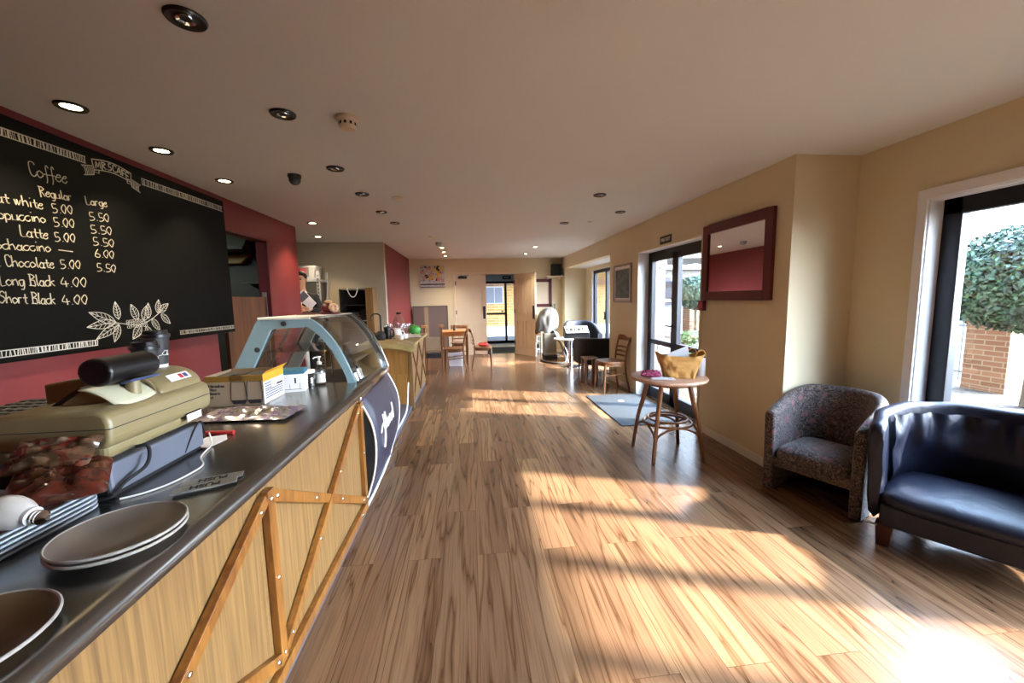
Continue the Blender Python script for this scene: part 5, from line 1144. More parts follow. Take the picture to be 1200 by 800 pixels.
# taupe board and painting on the far wall
bd = thing('leaning_board', 'large taupe board standing against the far wall below the flower painting', 'board', (-.98, 10.0, 0))
obj('panel', B().box(-1.40, 9.99, .02, -.56, 10.03, 1.27), 'taupe', bd, 0, .003); b = B().box(-1.41, 9.985, 0, -1.395, 10.035, 1.28).box(-.565, 9.985, 0, -.55, 10.035, 1.28).box(-1.41, 9.985, 1.265, -.55, 10.035, 1.28); obj('edge_trim', b, 'dark', bd, 0); obj('painted_reflection', B().box(-1.13, 9.986, .03, -1.03, 9.991, 1.255), 'cardboard', bd, 0)  # the upright reflection on the board is painted as a pale strip
pt = thing('flower_painting', 'unframed canvas painting of yellow and pink flowers on the far wall', 'painting', (-.89, YF, 1.73))
obj('canvas', B().box(-1.19, YF-.035, 1.735, -.60, YF-.003, 2.29), 'flowers', pt, 0, .003)
b = B().box(-1.19, YF-.037, 1.80, -.60, YF-.035, 1.83).box(-1.19, YF-.037, 1.74, -.60, YF-.035, 1.755); obj('table_stripe', b, 'dark', pt, 0)
rnd = random.Random(8)
for k in range(64):
    mt_ = ('flY', 'flP', 'flK', 'flB', 'flY', 'flK', 'flP', 'flK')[k % 8]; r = rnd.uniform(.018, .05) if mt_ in ('flY', 'flP') else rnd.uniform(.012, .03)
    for _ in range(20):
        cx, cz = rnd.uniform(-1.155, -.635), rnd.uniform(1.89, 2.255)
        if mt_ != 'flY' or abs(cx+.75)+abs(cz-2.18) < .16 or abs(cx+1.03)+abs(cz-1.98) < .16: break
    n = 14
    b = B().prism([(cx+r*(1+.28*math.cos(5*q+k))*math.cos(q), cz+r*(1+.28*math.cos(5*q+k))*math.sin(q)) for q in [i*2*PI/n for i in range(n)]], 'y', YF-.0356-.00004*k, YF-.0345)
    obj('painted_flower', b, mt_, pt, 0)
# frame, speaker shelf on the right of the far wall
fr_ = thing('wall_frame', 'dark red frame round a plain cream panel, half hidden by the open door leaf', 'picture', (1.83, YF, 1.2))
x0, x1, z0, z1, w = 1.50, 2.118, 1.20, 1.908, .075
b = B().box(x0, YF-.03, z0, x0+w, YF, z1).box(x1-w, YF-.03, z0, x1, YF, z1).box(x0, YF-.03, z0, x1, YF, z0+w).box(x0, YF-.03, z1-w, x1, YF, z1); obj('frame', b, 'crimson', fr_, 0, .004); obj('panel', B().box(x0+w*.9, YF-.015, z0+w*.9, x1-w*.9, YF-.002, z1-w*.9), 'doorp', fr_, 0)
sh_ = thing('corner_shelf', 'narrow cream shelf high in the far right corner, under the black speaker', 'shelf', (2.17, YF, 1.95)); obj('board', B().box(1.94, YF-.24, 1.955, 2.40, YF, 1.978), 'doorp', sh_, 0, .002); obj('bracket', B().box(2.0, YF-.16, 1.90, 2.02, YF, 1.955).box(2.32, YF-.16, 1.90, 2.34, YF, 1.955), 'doorp', sh_, 0)
sk = thing('loudspeaker', 'black loudspeaker box on the corner shelf by the ceiling', 'speaker', (2.22, 9.95, 1.978)); obj('cabinet', B().box(2.10, YF-.22, 1.978, 2.335, YF-.02, 2.275), 'speaker', sk, 0, .006); obj('grille', B().box(2.11, YF-.226, 1.99, 2.325, YF-.22, 2.265), 'matteblack', sk, 0, .002)
# ------------------------------------------------------------------ alcove furniture
nc = thing('tub_armchair', 'dark navy round-backed tub chair in the alcove behind the white pedestal table', 'armchair', (2.52, 8.43, 0), R(0))
obj('shell', tub_shell(.78, .70, .64, .89, .10, .02, z0=.14), 'navyfab', nc, 60, world=False); obj('seat_cushion', seat_cushion(.60, .58, .28, .43, 0), 'navyfab', nc, 60, world=False); obj('front_rail', B().box(-.31, .0, .14, .31, .05, .30), 'navyfab', nc, 0, .01, world=False)
for x, y in ((-.33, .08), (.33, .08), (-.25, .55), (.25, .55)): obj('foot', B().box(x-.025, y-.025, 0, x+.025, y+.025, .145), 'footwood', nc, 0, .003, world=False)
bc = thing('tub_armchair', 'matt black tub chair turned away, in the near end of the alcove', 'armchair', (2.42, 7.43, 0), PI)
obj('shell', tub_shell(.86, .70, .66, .70, .11, .0, z0=.20), 'blackfab', bc, 60, world=False); obj('seat_cushion', seat_cushion(.62, .58, .28, .43, 0), 'blackfab', bc, 60, world=False); obj('front_rail', B().box(-.34, .0, .20, .34, .05, .30), 'blackfab', bc, 0, .01, world=False)
for x, y in ((-.33, .08), (.33, .08), (-.33, .585), (.33, .585)): obj('foot', B().tube([(x, y, .22), (x*1.03, y*1.02, 0)], [.024, .016], 8), 'black', bc, world=False)
px_, py_ = 2.06, 7.93
wt = thing('pedestal_table', 'round white table on a chrome pedestal carrying the small keyboard', 'table', (px_, py_, 0))
obj('tabletop', B().lathe([(.33, .565), (.345, .570), (.345, .585), (.335, .592)], (px_, py_, 0), 40), 'white', wt); obj('column', B().lathe([(.035, .03), (.035, .565)], (px_, py_, 0), 20), 'chrome', wt); obj('base', B().lathe([(.24, 0), (.24, .008), (.15, .018), (.06, .04), (.04, .09)], (px_, py_, 0), 36), 'chrome', wt)
ky = thing('music_keyboard', 'small white-keyed black electric keyboard on the white pedestal table', 'keyboard', (2.20, 7.93, .592)); mx = T(2.17, 7.80, .668) @ RX(R(34))
obj('body', B().prism([(7.785, .5925), (7.97, .5925), (7.97, .80), (7.93, .80), (7.785, .70)], 'x', 1.915, 2.425), 'black', ky, 0, .006)
kw = B(); kk = B()
for i in range(20): kw.box(-.235+i*.0235, -.005, .056, -.2128+i*.0235, .125, .066, mx)
for i in range(19):
    if i % 7 not in (2, 6): kk.box(-.218+i*.0235, .055, .066, -.206+i*.0235, .125, .074, mx)
obj('white_keys', kw, 'white', ky, 0); obj('black_keys', kk, 'black', ky, 0); obj('panel', B().box(-.24, .135, .0705, .24, .195, .074, mx), 'white', ky, 0)
b = B().grid(lambda u, v: (1.765+.14*u-.05*v*(1-u), 7.80+.16*v, .598+.16*v*(1-u)+.02*math.sin(u*3)), 8, 8); o = obj('sheet_music', b, 'paper', None, 60); o.modifiers.new('solid', 'SOLIDIFY').thickness = .003; tag(o, 'white paper sheets propped at the left edge of the white pedestal table', 'paper')
# covered amplifier, vacuum hose, small rack
am = thing('amplifier', 'olive-grey amplifier box on the floor, under the grey dust sheet', 'amplifier', (1.83, 8.98, 0)); obj('cabinet', B().prism([(8.86, .10), (9.16, .10), (9.16, .60), (8.94, .60)], 'x', 1.70, 1.985), 'olive', am, 0, .012); obj('trim', B().box(1.70, 8.852, .13, 1.985, 8.862, .16).box(1.70, 8.90, .50, 1.72, 8.94, .60), 'sil', am, 0, .003)
obj('base', B().box(1.69, 8.85, .0, 1.995, 9.17, .10), 'matteblack', am, 0, .01)
def sheetf(u, v):
    a = 2*PI*u; h = 1-v; r = .27*math.sin(min(1, v*1.25)*PI/2)**.75*(1-.12*v)+.02+.018*math.sin(a*5+v*3)*v+.014*math.sin(a*9+v*5)*v
    k = .02*mnoise.noise(Vector((math.cos(a)*3, math.sin(a)*3, v*6)))
    return (1.80+r*math.cos(a)+.08*h+k, 9.22+r*math.sin(a)*.72+k, .63+.56*(1-v**1.5)-.05*math.sin(a*3)*v-.04*math.sin(a*7)*v)
b = B().grid(sheetf, 60, 16, closeu=True); n_ = len(b.v); b.f.append(tuple(range(15*60, 16*60)))
tag(obj('dust_sheet', b, 'sheet', None, 60), 'crumpled grey dust sheet draped over a stand in the far right corner', 'cloth')
ms = thing('folded_stand', 'dark slanting stand leaning in the corner behind the dust sheet', 'stand', (2.03, 9.6, 0)); obj('pole', B().tube([(2.10, 9.45, 0), (2.07, 9.55, .7), (2.12, 9.70, 1.27)], .016, 8), 'dark', ms); obj('foot', B().box(2.02, 9.38, 0, 2.18, 9.52, .03), 'dark', ms, 0, .004)
hs = spline([(1.99, 8.82, .46), (2.03, 8.72, .40), (2.05, 8.45, .20), (2.04, 8.25, .07), (1.97, 8.20, .025), (1.82, 8.22, .022), (1.66, 8.45, .022), (1.58, 8.75, .022)], 8)
tag(obj('vacuum_hose', B().tube(hs, .020, 10), 'dark'), 'dark flexible hose lying on the floor in front of the amplifier', 'hose')
hw = spline([(1.99, 8.80, .50), (2.06, 8.66, .42), (2.095, 8.36, .25), (2.09, 8.30, .10), (2.10, 8.25, .015)], 8); tag(obj('white_tube', B().tube(hw, .010, 8), 'white'), 'thin white curved tube running beside the dark hose to the amplifier', 'tube')
rk = thing('small_rack', 'small dark rack with white shelves behind the edge of the open door leaf', 'rack', (1.62, 9.8, 0))
for z in (.12, .32, .46): obj('shelf', B().box(1.50, 9.72, z, 1.76, 9.98, z+.02), 'white', rk, 0)
for x in (1.50, 1.74): obj('post', B().box(x, 9.72, 0, x+.02, 9.74, .62).box(x, 9.96, 0, x+.02, 9.98, .62), 'dark', rk, 0)
tag(obj('black_bag', B().ball((1.62, 9.80, .21), (.11, .08, .07), 14, 10), 'matteblack'), 'black bundle on the lowest shelf of the small rack', 'bag')
tag(obj('wooden_box', B().box(1.54, 9.76, .481, 1.74, 9.95, .70), 'orangewood', None, 0, .005), 'orange wooden box on top of the small rack, seen past the open door', 'box')
# ------------------------------------------------------------------ nook: rack, bookcase
rk2 = thing('steel_rack', 'white perforated steel rack with crates in the nook past the red wall', 'rack', (-2.6, 6.9, 0))
for x in (-3.15, -2.42):
    for y in (6.72, 7.10): obj('post', B().box(x-.02, y-.02, 0, x+.02, y+.02, 1.93), 'shelfsteel', rk2, 0)
for z in (.3, .85, 1.36, 1.80): obj('shelf', B().box(-3.17, 6.70, z-.035, -2.40, 7.12, z), 'shelfsteel', rk2, 0)
hb = B()
for i in range(30): hb.box(-2.428, 6.6985, .25+i*.055, -2.412, 6.7, .275+i*.055)
obj('slots', hb, 'dark', rk2, 0)
cr_ = thing('white_crate', 'white plastic crate with a printed front on top of the steel rack', 'crate', (-2.62, 6.9, 1.80)); obj('body', B().prism([(-2.79, 1.80), (-2.50, 1.80), (-2.46, 2.02), (-2.80, 2.02)], 'y', 6.73, 7.05), 'shelfsteel', cr_, 0, .01); obj('front_print', B().box(-2.74, 6.727, 1.85, -2.60, 6.731, 1.98), 'pinkred', cr_, 0); obj('print_patch', B().box(-2.75, 6.7285, 1.84, -2.56, 6.7295, 1.99), 'sil', cr_, 0)
tag(obj('white_tub', B().lathe([(.09, 0), (.11, .21), (.115, .22)], (-2.98, 6.85, 1.80)), 'white'), 'white round tub beside the printed crate on the steel rack', 'tub')
tag(obj('glass_bottle', B().lathe([(.04, 0), (.04, .12), (.015, .17), (.015, .20)], (-2.50, 6.80, 1.36), 16), 'clear'), 'clear bottle on the middle shelf of the steel rack', 'bottle')
tag(obj('steel_pot', B().lathe([(.10, 0), (.11, .02), (.11, .14), (.115, .145)], (-2.72, 6.86, 1.36), 20), 'steel'), 'steel pot on the middle shelf of the steel rack', 'pot')
tag(obj('dark_carton', B().box(-3.1, 6.74, .85, -2.46, 7.08, 1.28), 'dark', None, 0, .01), 'dark carton on the lower shelf of the steel rack', 'box')
bk = thing('bookcase', 'dark open bookcase with pale wooden side against the grey nook wall', 'bookcase', (-1.85, 6.95, 0))
obj('back_panel', B().box(-2.12, 7.12, 0, -1.64, 7.14, 1.62), 'brownbox', bk, 0); obj('side_panel', B().box(-1.72, 6.80, 0, -1.60, 7.14, 1.655), 'oak', bk, 0, .003); obj('side_panel', B().box(-2.14, 6.80, 0, -2.12, 7.14, 1.64), 'brownbox', bk, 0)
obj('top_panel', B().box(-2.14, 6.80, 1.63, -1.70, 7.14, 1.652), 'sil', bk, 0)
for z in (.05, .55, .95, 1.10, 1.36): obj('shelf', B().box(-2.12, 6.81, z, -1.72, 7.12, z+.012), 'sil' if z == 1.10 else 'brownbox', bk, 0)
tag(obj('stacked_trays', B().box(-2.10, 6.86, 1.113, -1.84, 7.10, 1.16).box(-2.09, 6.85, 1.163, -1.83, 7.10, 1.20).box(-2.10, 6.86, 1.203, -1.85, 7.10, 1.25), 'folder', None, 0, .004), 'dark goods stacked on the middle shelf of the bookcase', 'stack')
tag(obj('dark_box', B().box(-1.82, 6.86, 1.113, -1.735, 7.08, 1.30), 'navyfab', None, 0, .004), 'dark blue box on the right of the middle bookcase shelf', 'box')
tag(obj('bead_necklace', B().tube(spline([(-2.0, 6.795, 1.655), (-1.99, 6.79, 1.60), (-1.955, 6.79, 1.53), (-1.915, 6.79, 1.505), (-1.875, 6.79, 1.53), (-1.845, 6.79, 1.60), (-1.84, 6.795, 1.655)], 6), .007, 6), 'white'), 'white bead string hanging in a loop from the bookcase top', 'beads')
# ------------------------------------------------------------------ person behind the display case
def skin(name, V, Ed, rad, mt_, parent, sub=2, root=0):
    me = bpy.data.meshes.new(name); me.from_pydata(V, Ed, []); o = bpy.data.objects.new(name+'_t', me); COL.objects.link(o)
    sk_ = o.modifiers.new('skin', 'SKIN'); sk_.use_smooth_shade = True
    for i, r in enumerate(rad):
        d = me.skin_vertices[0].data[i]; d.radius = r if isinstance(r, tuple) else (r, r); d.use_root = (i == root)
    s = o.modifiers.new('sub', 'SUBSURF'); s.levels = sub; s.render_levels = sub
    dg = bpy.context.evaluated_depsgraph_get(); m2 = bpy.data.meshes.new_from_object(o.evaluated_get(dg)); bpy.data.objects.remove(o); bpy.data.meshes.remove(me)
    off = Vector((0,0,0)); p = parent
    while p is not None: off += p.location; p = p.parent
    m2.transform(T(*(-off))); m2.materials.clear(); m2.materials.append(M[mt_]); m2.polygons.foreach_set('use_smooth', [True]*len(m2.polygons))
    o2 = bpy.data.objects.new(name, m2); return link(o2, parent)
qx, qy = -2.40, 5.98
pn = thing('person', 'person with dark hair and black jacket holding a pale booklet behind the glass display case', 'person', (qx, qy, 0))
def Q(x, y, z): return (qx+x, qy+y, z)
V = [Q(0, 0, .96), Q(0, .01, 1.14), Q(0, .02, 1.32), Q(0, .02, 1.50), Q(0, .015, 1.60), Q(.005, -.005, 1.68), Q(.008, -.012, 1.76), Q(.006, 0, 1.825),
     Q(.17, .02, 1.50), Q(.255, 0, 1.28), Q(.17, -.17, 1.345), Q(.12, -.215, 1.36),
     Q(-.17, .02, 1.50), Q(-.25, -.02, 1.27), Q(-.03, -.17, 1.29), Q(.06, -.215, 1.315),
     Q(.09, 0, .90), Q(.10, -.01, .50), Q(.10, .02, .09), Q(.11, -.12, .04), Q(-.09, 0, .90), Q(-.10, -.01, .50), Q(-.10, .02, .09), Q(-.11, -.12, .04)]
Ed = [(0,1),(1,2),(2,3),(3,4),(4,5),(5,6),(6,7),(3,8),(8,9),(9,10),(10,11),(3,12),(12,13),(13,14),(14,15),(0,16),(16,17),(17,18),(18,19),(0,20),(20,21),(21,22),(22,23)]
rad = [(.155,.10),(.145,.10),(.165,.11),(.13,.09),(.055,.055),(.062,.075),(.072,.088),(.06,.075), .06,.045,.032,.024, .06,.045,.032,.024, .085,.06,.045,.04,.085,.06,.045,.04]
body = skin('body', V, Ed, rad, 'skin', pn)
Vj = [V[0], V[1], V[2], V[3], V[8], V[9], V[10], V[12], V[13], V[14], Q(0, .025, 1.575)]; Ej = [(0,1),(1,2),(2,3),(3,4),(4,5),(5,6),(3,7),(7,8),(8,9),(3,10)]
jk = skin('jacket', Vj, Ej, [(.175,.118),(.165,.118),(.185,.128),(.145,.105),.075,.058,.045,.075,.058,.045,(.088,.075)], 'suit', pn)
skin('trousers', [Q(0, 0, .98), V[16], V[17], V[18], V[20], V[21], Q(-.10, .02, .09)], [(0,1),(1,2),(2,3),(0,4),(4,5),(5,6)], [(.165,.11),.10,.073,.06,.10,.073,.06], 'suit', pn)
obj('shirt_collar', B().tube(spline([Q(-.06, -.07, 1.56), Q(-.06, .02, 1.575), Q(0, .06, 1.585), Q(.06, .02, 1.575), Q(.055, -.06, 1.545), Q(.01, -.105, 1.47)], 6), [.020]*31, 8, flat=.6), 'shirt', jk)
obj('shirt_front', B().grid(lambda u, v: (qx+.005+(u-.5)*(.03+.10*v), qy-.137+.03*v+.06*v**3+.05*(2*u-1)**2*v, 1.30+.285*v), 8, 10), 'shirt', jk, 60)
for i in (10, 14):
    a = Vector(V[i]); c = Vector(V[i+1]); obj('shirt_cuff', B().tube([a.lerp(c, -.05), a.lerp(c, .45)], .043, 12), 'shirt', jk)
ap = B().grid(lambda u, v: (qx-.16+.26*u, qy-.135-.03*math.sin(u*PI), .45+.80*v), 10, 6); o = obj('apron', ap, 'shirt', pn, 60); o.modifiers.new('solid', 'SOLIDIFY').thickness = .006
hr = B().ball(Q(.006, .012, 1.80), (.080, .098, .085), 20, 14); hr.v = [(x, y, z) for x, y, z in hr.v]
hr.v = [(x, y+(max(0, 1.81-z)*.9 if y < qy else 0)+(.03 if y < qy-.06 and z < 1.83 else 0), max(z, 1.72)) for x, y, z in hr.v]
obj('hair', hr, 'hair', pn, 60)
hx, hy, hz = qx+.007, qy-.095, 1.745
fc_ = B().ball((hx-.03, hy+.006, hz+.012), (.014, .008, .008), 12, 8).ball((hx+.03, hy+.006, hz+.012), (.014, .008, .008), 12, 8); obj('eyes', fc_, 'hair', body)
obj('nose', B().add([(hx, hy+.0, hz+.02), (hx-.014, hy-.002, hz-.028), (hx+.014, hy-.002, hz-.028), (hx, hy-.024, hz-.025)], [(0,1,3),(0,3,2),(1,2,3),(0,2,1)]), 'skin', body, 60)
obj('mouth', B().ball((hx, hy+.006, hz-.055), (.024, .008, .006), 12, 8), 'footwood', body)
obj('eyebrows', B().tube([(hx-.045, hy+.004, hz+.030), (hx-.015, hy-.002, hz+.034)], .005, 6).tube([(hx+.045, hy+.004, hz+.030), (hx+.015, hy-.002, hz+.034)], .005, 6), 'hair', body)
for sg in (-1, 1): obj('ear', B().ball((hx+sg*.073, qy, hz), (.010, .020, .032), 10, 8), 'skin', body)
def hand(o_, d_, up_, sgn):
    """palm and five bent fingers; d_: wrist to knuckles, up_: back of the hand"""
    d_ = Vector(d_).normalized(); up_ = Vector(up_); up_ = (up_-d_*up_.dot(d_)).normalized(); s_ = d_.cross(up_)*sgn; o_ = Vector(o_)
    V_ = [o_, o_+d_*.045, o_+d_*.085]; E_ = [(0, 1), (1, 2)]; r_ = [(.026, .017), (.036, .016), (.036, .014)]
    for k, (off, L) in enumerate(((-.028, .062), (-.009, .074), (.010, .070), (.028, .055))):
        b0 = o_+d_*.085+s_*off; i0 = len(V_)
        V_ += [b0, b0+d_*L*.4-up_*.006, b0+d_*L*.72-up_*.026, b0+d_*L*.80-up_*.048]; E_ += [(2, i0), (i0, i0+1), (i0+1, i0+2), (i0+2, i0+3)]; r_ += [.0095, .009, .0085, .0075]
    i0 = len(V_); V_ += [o_+d_*.03-s_*.036, o_+d_*.06-s_*.056-up_*.012, o_+d_*.085-s_*.055-up_*.028]; E_ += [(0, i0), (i0, i0+1), (i0+1, i0+2)]; r_ += [.013, .010, .009]
    return [tuple(v) for v in V_], E_, r_
for (a, d_, u_, sg) in (((qx+.14, qy-.20, 1.352), (-.9, -.25, .25), (.1, -1, .2), 1), ((qx+.04, qy-.205, 1.305), (.9, -.25, .35), (0, -1, .2), -1)):
    hv, he, hrr = hand(a, d_, u_, sg); skin('hand', hv, he, hrr, 'skin', body, 1)
P4 = [Vector(Q(.02, -.235, 1.50)), Vector(Q(.125, -.250, 1.61)), Vector(Q(.285, -.250, 1.42)), Vector(Q(.20, -.235, 1.335))]
bb = B().add(P4+[p+Vector((0, .012, 0)) for p in P4], [(0,1,2,3),(7,6,5,4),(0,4,5,1),(1,5,6,2),(2,6,7,3),(3,7,4,0)])
bo = thing('booklet', 'pale blue and white booklet held by the person in the black jacket', 'booklet', (qx+.13, qy-.24, 1.35)); obj('pages', bb, 'paper', bo, 0)
q_ = [P4[0].lerp(P4[3], .06)+Vector((0, -.002, 0)), P4[1].lerp(P4[2], .06)+Vector((0, -.002, 0)), P4[1].lerp(P4[2], .48)+Vector((0, -.002, 0)), P4[0].lerp(P4[3], .42)+Vector((0, -.002, 0))]
obj('cover_print', B().add(q_+[p+Vector((0, .0015, 0)) for p in q_], [(0,1,2,3),(7,6,5,4),(0,4,5,1),(1,5,6,2),(2,6,7,3),(3,7,4,0)]), 'drawer', bo, 0)
# little ceramic figure on the case roof
fg = thing('ceramic_figurine', 'cream and red ceramic animal figurine on a red dish on top of the display case', 'figurine', (-1.145, 3.40, 1.336))
obj('dish', B().lathe([(.06, 0), (.085, .006), (.09, .014), (.085, .014), (.06, .008)], (-1.155, 3.40, 1.336), 28), 'crimson', fg)
obj('figure_body', B().ball((-1.165, 3.41, 1.388), (.055, .05, .045), 20, 12), 'crimson', fg, 60)
obj('head', B().ball((-1.115, 3.385, 1.388), (.040, .038, .038), 18, 12).ball((-1.09, 3.362, 1.380), (.016, .014, .014), 12, 8), 'pigcream', fg, 60)
obj('red_band', B().lathe([(.052, -.010), (.058, 0), (.052, .010)], n=24, mx=T(-1.165, 3.41, 1.392) @ RX(R(25)), caps=False).ball((-1.18, 3.42, 1.352), (.056, .05, .018), 18, 8), 'crimson', fg, 60)
obj('hat', B().ball((-1.155, 3.40, 1.438), (.032, .026, .014), 14, 8).ball((-1.13, 3.39, 1.425), (.018, .016, .016), 12, 8), 'pigcream', fg, 60); obj('eyes', B().ball((-1.092, 3.356, 1.397), (.005, .004, .005), 8, 6).ball((-1.118, 3.352, 1.397), (.005, .004, .005), 8, 6), 'ink', fg)
tag(obj('red_folder', B().box(-1.40, 3.36, 1.336, -1.255, 3.56, 1.346, None), 'crimson', None, 0, .002), 'dark red folder lying flat on the roof of the display case', 'folder')
# ------------------------------------------------------------------ outdoors
GZ = -.06
struct('ground_gravel', B().box(3.09, -8, GZ-.3, 8.2, 20, GZ), 'gravel'); struct('ground_road', B().box(8.2, -12, GZ-.3, 70, 75, GZ-.01).box(-20, 20, GZ-.3, 8.2, 75, GZ-.01).box(-6, 12.6, GZ-.3, 3.09, 20, GZ-.01), 'road')
struct('shade_slab', B().box(-3, 12.62, 2.66, 9, 15.55, 2.8), 'houseW')  # unseen slab, added to keep the sun off the brick building
struct('ground_bank', B().prism([(8.9, GZ), (12.6, .95), (70, .95), (70, GZ)], 'y', 14, 75), 'road')
def leaves(b, c, r, n, size, seed, sq=.35):
    rn = random.Random(seed)
    for _ in range(n):
        while True:
            p = Vector((rn.uniform(-1, 1), rn.uniform(-1, 1), rn.uniform(-1, 1)))
            if .25 < p.length < 1: break
        k = p.normalized()*(p.length**.35)
        q = Vector((c[0]+k.x*r[0], c[1]+k.y*r[1], c[2]+k.z*r[2]*(1-.0)))*1
        q += Vector((rn.gauss(0, .02), rn.gauss(0, .02), rn.gauss(0, .02)))
        nn = (k+Vector((rn.gauss(0, .5), rn.gauss(0, .5), rn.gauss(0, .5)+.3))).normalized(); uu = nn.orthogonal().normalized(); uu.rotate(Matrix.Rotation(rn.uniform(0, 6.28), 3, nn)); vv = nn.cross(uu)
        s = size*rn.uniform(.7, 1.3)
        b.add([q-uu*s, q-vv*s*.45+uu*s*.1, q+uu*s, q+vv*s*.45+uu*s*.1], [(0, 1, 2, 3)])
    return b
def tree(name, label, c, r, n, size, trunk, seed, lm='leaf', cat='tree', tr=.06):
    t = thing(name, label, cat, (trunk[0], trunk[1], GZ))
    bl_ = leaves(leaves(B(), c, r, n, size, seed), c, [q*.82 for q in r], n//2, size*1.5, seed+50); obj('crown', bl_, lm, t, 0)
    b = B().tube(spline([trunk+(GZ,), (trunk[0]+.03, trunk[1], GZ+.4), (c[0]*.6+trunk[0]*.4, c[1]*.6+trunk[1]*.4, c[2]-r[2]*.75), (c[0], c[1], c[2])], 5), [tr*1.1]*6+[tr]*10, 10)
    for k in range(5): a = k*1.3+seed; b.tube([(c[0], c[1], c[2]-r[2]*.55), (c[0]+r[0]*.6*math.cos(a), c[1]+r[1]*.6*math.sin(a), c[2]+r[2]*.1)], tr*.4, 6)
    obj('trunk', b, 'bark', t); return t
tree('topiary_tree', 'round clipped dark green tree outside the near window', (6.85, 4.05, 1.56), (.95, .95, .66), 17000, .036, (6.98, 4.10), 3, tr=.085)
tree('topiary_tree', 'round clipped tree beyond the glass double door', (7.1, 11.75, 1.50), (.60, .60, .52), 2600, .06, (7.1, 11.75), 5, tr=.05)
def shrub(label, c, r, n, size, seed, lm='leaf2'):
    t = thing('shrub', label, 'shrub', (c[0], c[1], GZ)); obj('foliage', leaves(B(), c, r, n, size, seed), lm, t, 0)
    b = B()
    for k in range(5): a = k*1.25; b.tube([(c[0], c[1], GZ), (c[0]+r[0]*.5*math.cos(a), c[1]+r[1]*.5*math.sin(a), c[2])], .012, 5)
    obj('stems', b, 'twig', t)
shrub('low green bush on the gravel beyond the glass double door, under the clipped tree', (6.7, 11.3, .12), (.35, .35, .22), 700, .05, 6)
shrub('pale green plant just outside the glass double door, seen left of the paper bag', (3.65, 6.05, .28), (.30, .28, .36), 900, .05, 7)
shrub('pale green plant outside the glass double door, seen below the round table top', (3.75, 5.15, .18), (.30, .28, .28), 700, .045, 8)
def pier(label, x, y, w, h):
    t = thing('brick_pier', label, 'pier', (x, y, GZ)); obj('shaft', B().box(x-w/2, y-w/2, GZ, x+w/2, y+w/2, h), 'brick', t, 0); obj('cap', B().box(x-w/2-.02, y-w/2-.02, h, x+w/2+.02, y+w/2+.02, h+.06), 'brick', t, 0)
pier('brick gate pier outside the near window, behind the clipped tree', 7.75, 4.93, .50, .92); pier('brick fence pier beyond the glass double door, under the farther clipped tree', 7.8, 13.1, .45, .95)
def fence(name, label, x, y0, y1, h, step, mt_, r):
    t = thing(name, label, 'fence', (x, (y0+y1)/2, GZ)); b = B().box(x-r, y0, h-.12, x+r, y1, h-.08).box(x-r, y0, GZ+.12, x+r, y1, GZ+.16); obj('rails', b, mt_, t, 0)
    b = B(); y = y0
    while y < y1: b.box(x-r*.8, y-r*.8, GZ, x+r*.8, y+r*.8, h); y += step
    obj('bars', b, mt_, t, 0)
fence('metal_fence', 'grey metal bar fence outside the near window, on both sides of the brick pier', 8.12, 1.0, 8.5, .95, .16, 'fenceg', .012); fence('picket_fence', 'white picket fence beyond the glass double door', 8.12, 9.3, 18.5, .90, .17, 'fencew', .03)
vp = thing('veranda_post', 'white veranda post and beam outside the glass double door', 'post', (4.0, 7.9, GZ)); obj('post', B().box(3.95, 7.85, GZ, 4.05, 7.95, 2.02), 'fencew', vp, 0); obj('beam', B().box(3.17, 7.83, 2.02, 4.07, 7.97, 2.16), 'fencew', vp, 0)
ho = thing('house', 'pale house with a grey roof across the street, seen through the glass double door', 'house', (20, 37, .95))
obj('wall', B().box(15, 33, .95, 30, 43, 3.7), 'houseW', ho, 0); obj('roof', B().prism([(32.2, 3.6), (43.8, 3.6), (38, 6.2)], 'x', 14.4, 30.6), 'roof', ho, 0)
for x in (16.2, 18.6, 21.5): wdw = obj('window', B().box(x, 32.93, 1.9, x+1.4, 33.0, 3.1), 'fencew', ho, 0); obj('pane', B().box(x+.08, 32.90, 1.98, x+1.32, 32.94, 3.02), 'dark', wdw, 0)
for y in (34.2, 36.5, 39): wdw = obj('window', B().box(14.93, y, 1.9, 15.0, y+1.4, 3.1), 'fencew', ho, 0); obj('pane', B().box(14.90, y+.08, 1.98, 14.94, y+1.32, 3.02), 'dark', wdw, 0)
ca = thing('car', 'dark blue car parked on the street beyond the glass double door', 'car', (13.4, 24.6, .95))
prof_c = [(-2.0, .25), (2.0, .25), (2.05, .70), (1.3, .85), (.7, 1.35), (-.9, 1.38), (-1.6, .92), (-2.05, .85)]
obj('body', B().prism([(24.6+p[0], .95+p[1]) for p in prof_c], 'x', 12.6, 14.2), 'car', ca, 30, .06, 3); obj('windows', B().prism([(24.6+p[0], .95+p[1]) for p in ((1.15, .88), (.62, 1.30), (-.85, 1.32), (-1.4, .94))], 'x', 12.58, 14.22), 'black', ca, 0)
for y in (23.4, 25.9):
    for x in (12.62, 14.0): obj('wheel', B().lathe([(.31, 0), (.31, .18)], n=20, mx=T(x, y, 1.27) @ RY(PI/2)), 'matteblack', ca)
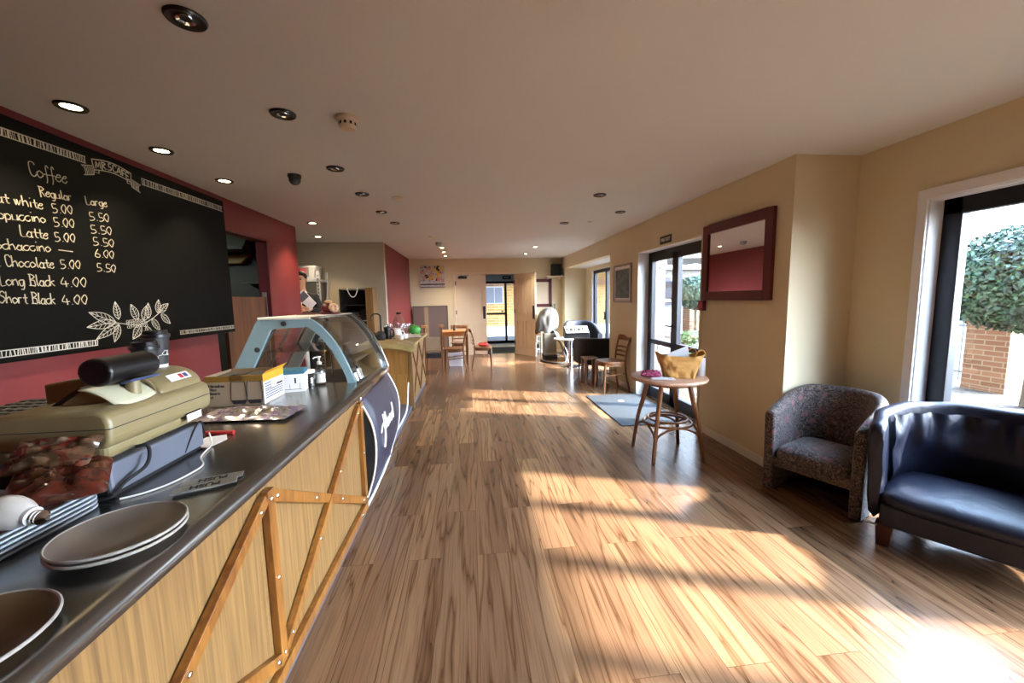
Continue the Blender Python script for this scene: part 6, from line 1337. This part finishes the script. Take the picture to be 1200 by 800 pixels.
bt = thing('bare_tree', 'bare winter tree with thin branches beyond the clipped tree', 'tree', (13.2, 7.3, GZ)); b = B().tube([(13.2, 7.3, GZ), (13.1, 7.25, 1.6), (13.0, 7.2, 2.8)], [.12, .10, .07], 8); rnd = random.Random(2)
for k in range(16):
    a = rnd.uniform(0, 6.28); p0 = Vector((13.05, 7.22, rnd.uniform(1.8, 2.8))); d = Vector((math.cos(a), math.sin(a), rnd.uniform(.1, .7))).normalized()*rnd.uniform(1.2, 2.4)
    p1 = p0+d*.5+Vector((0, 0, .15)); p2 = p0+d; b.tube([p0, p1, p2], [.03, .02, .008], 5)
    for q in range(3): e = Vector((rnd.gauss(0, .4), rnd.gauss(0, .4), rnd.gauss(.2, .3))); b.tube([p1, p1+e], [.012, .004], 4)
obj('branches', b, 'twig', bt)
tree('evergreen_tree', 'distant grey-green tree in front of the white sky past the glass double door', (16.0, 25.5, 4.4), (1.5, 1.5, .9), 1500, .16, (16.0, 25.5), 9, tr=.12)
# neighbour wall seen through the entrance doors
nb = thing('brick_building', 'yellow brick building with blue windows outside the far entrance doors', 'building', (1.0, 15.6, GZ))
obj('wall', B().box(-3, 15.6, GZ, 6, 16.2, 3.4), 'brick2', nb, 0); obj('fascia', B().box(-3, 15.5, 1.93, 6, 15.62, 2.12), 'brick', nb, 0)
for x in (-.9, -.1, .62): wdw = obj('window', B().box(x, 15.54, 1.22, x+.72, 15.6, 1.90), 'fencew', nb, 0); obj('pane', B().box(x+.04, 15.52, 1.26, x+.35, 15.545, 1.86).box(x+.38, 15.52, 1.26, x+.68, 15.545, 1.86), 'drawer', wdw, 0)
obj('plinth', B().box(-3, 15.5, GZ, 6, 15.6, .32), 'tile', nb, 0)
es = thing('exit_sign', 'small green exit sign above the glass entrance doors in the vestibule', 'sign', (1.2, 12.49, 2.0)); obj('plate', B().box(1.06, 12.485, 2.03, 1.32, 12.50, 2.14), 'signgreen', es, 0); text('sign_lettering', 'EXIT', .075, frame_mx((1.19, 12.484, 2.085), (1, 0, 0), (0, 0, 1)), 'white', es, .0005)
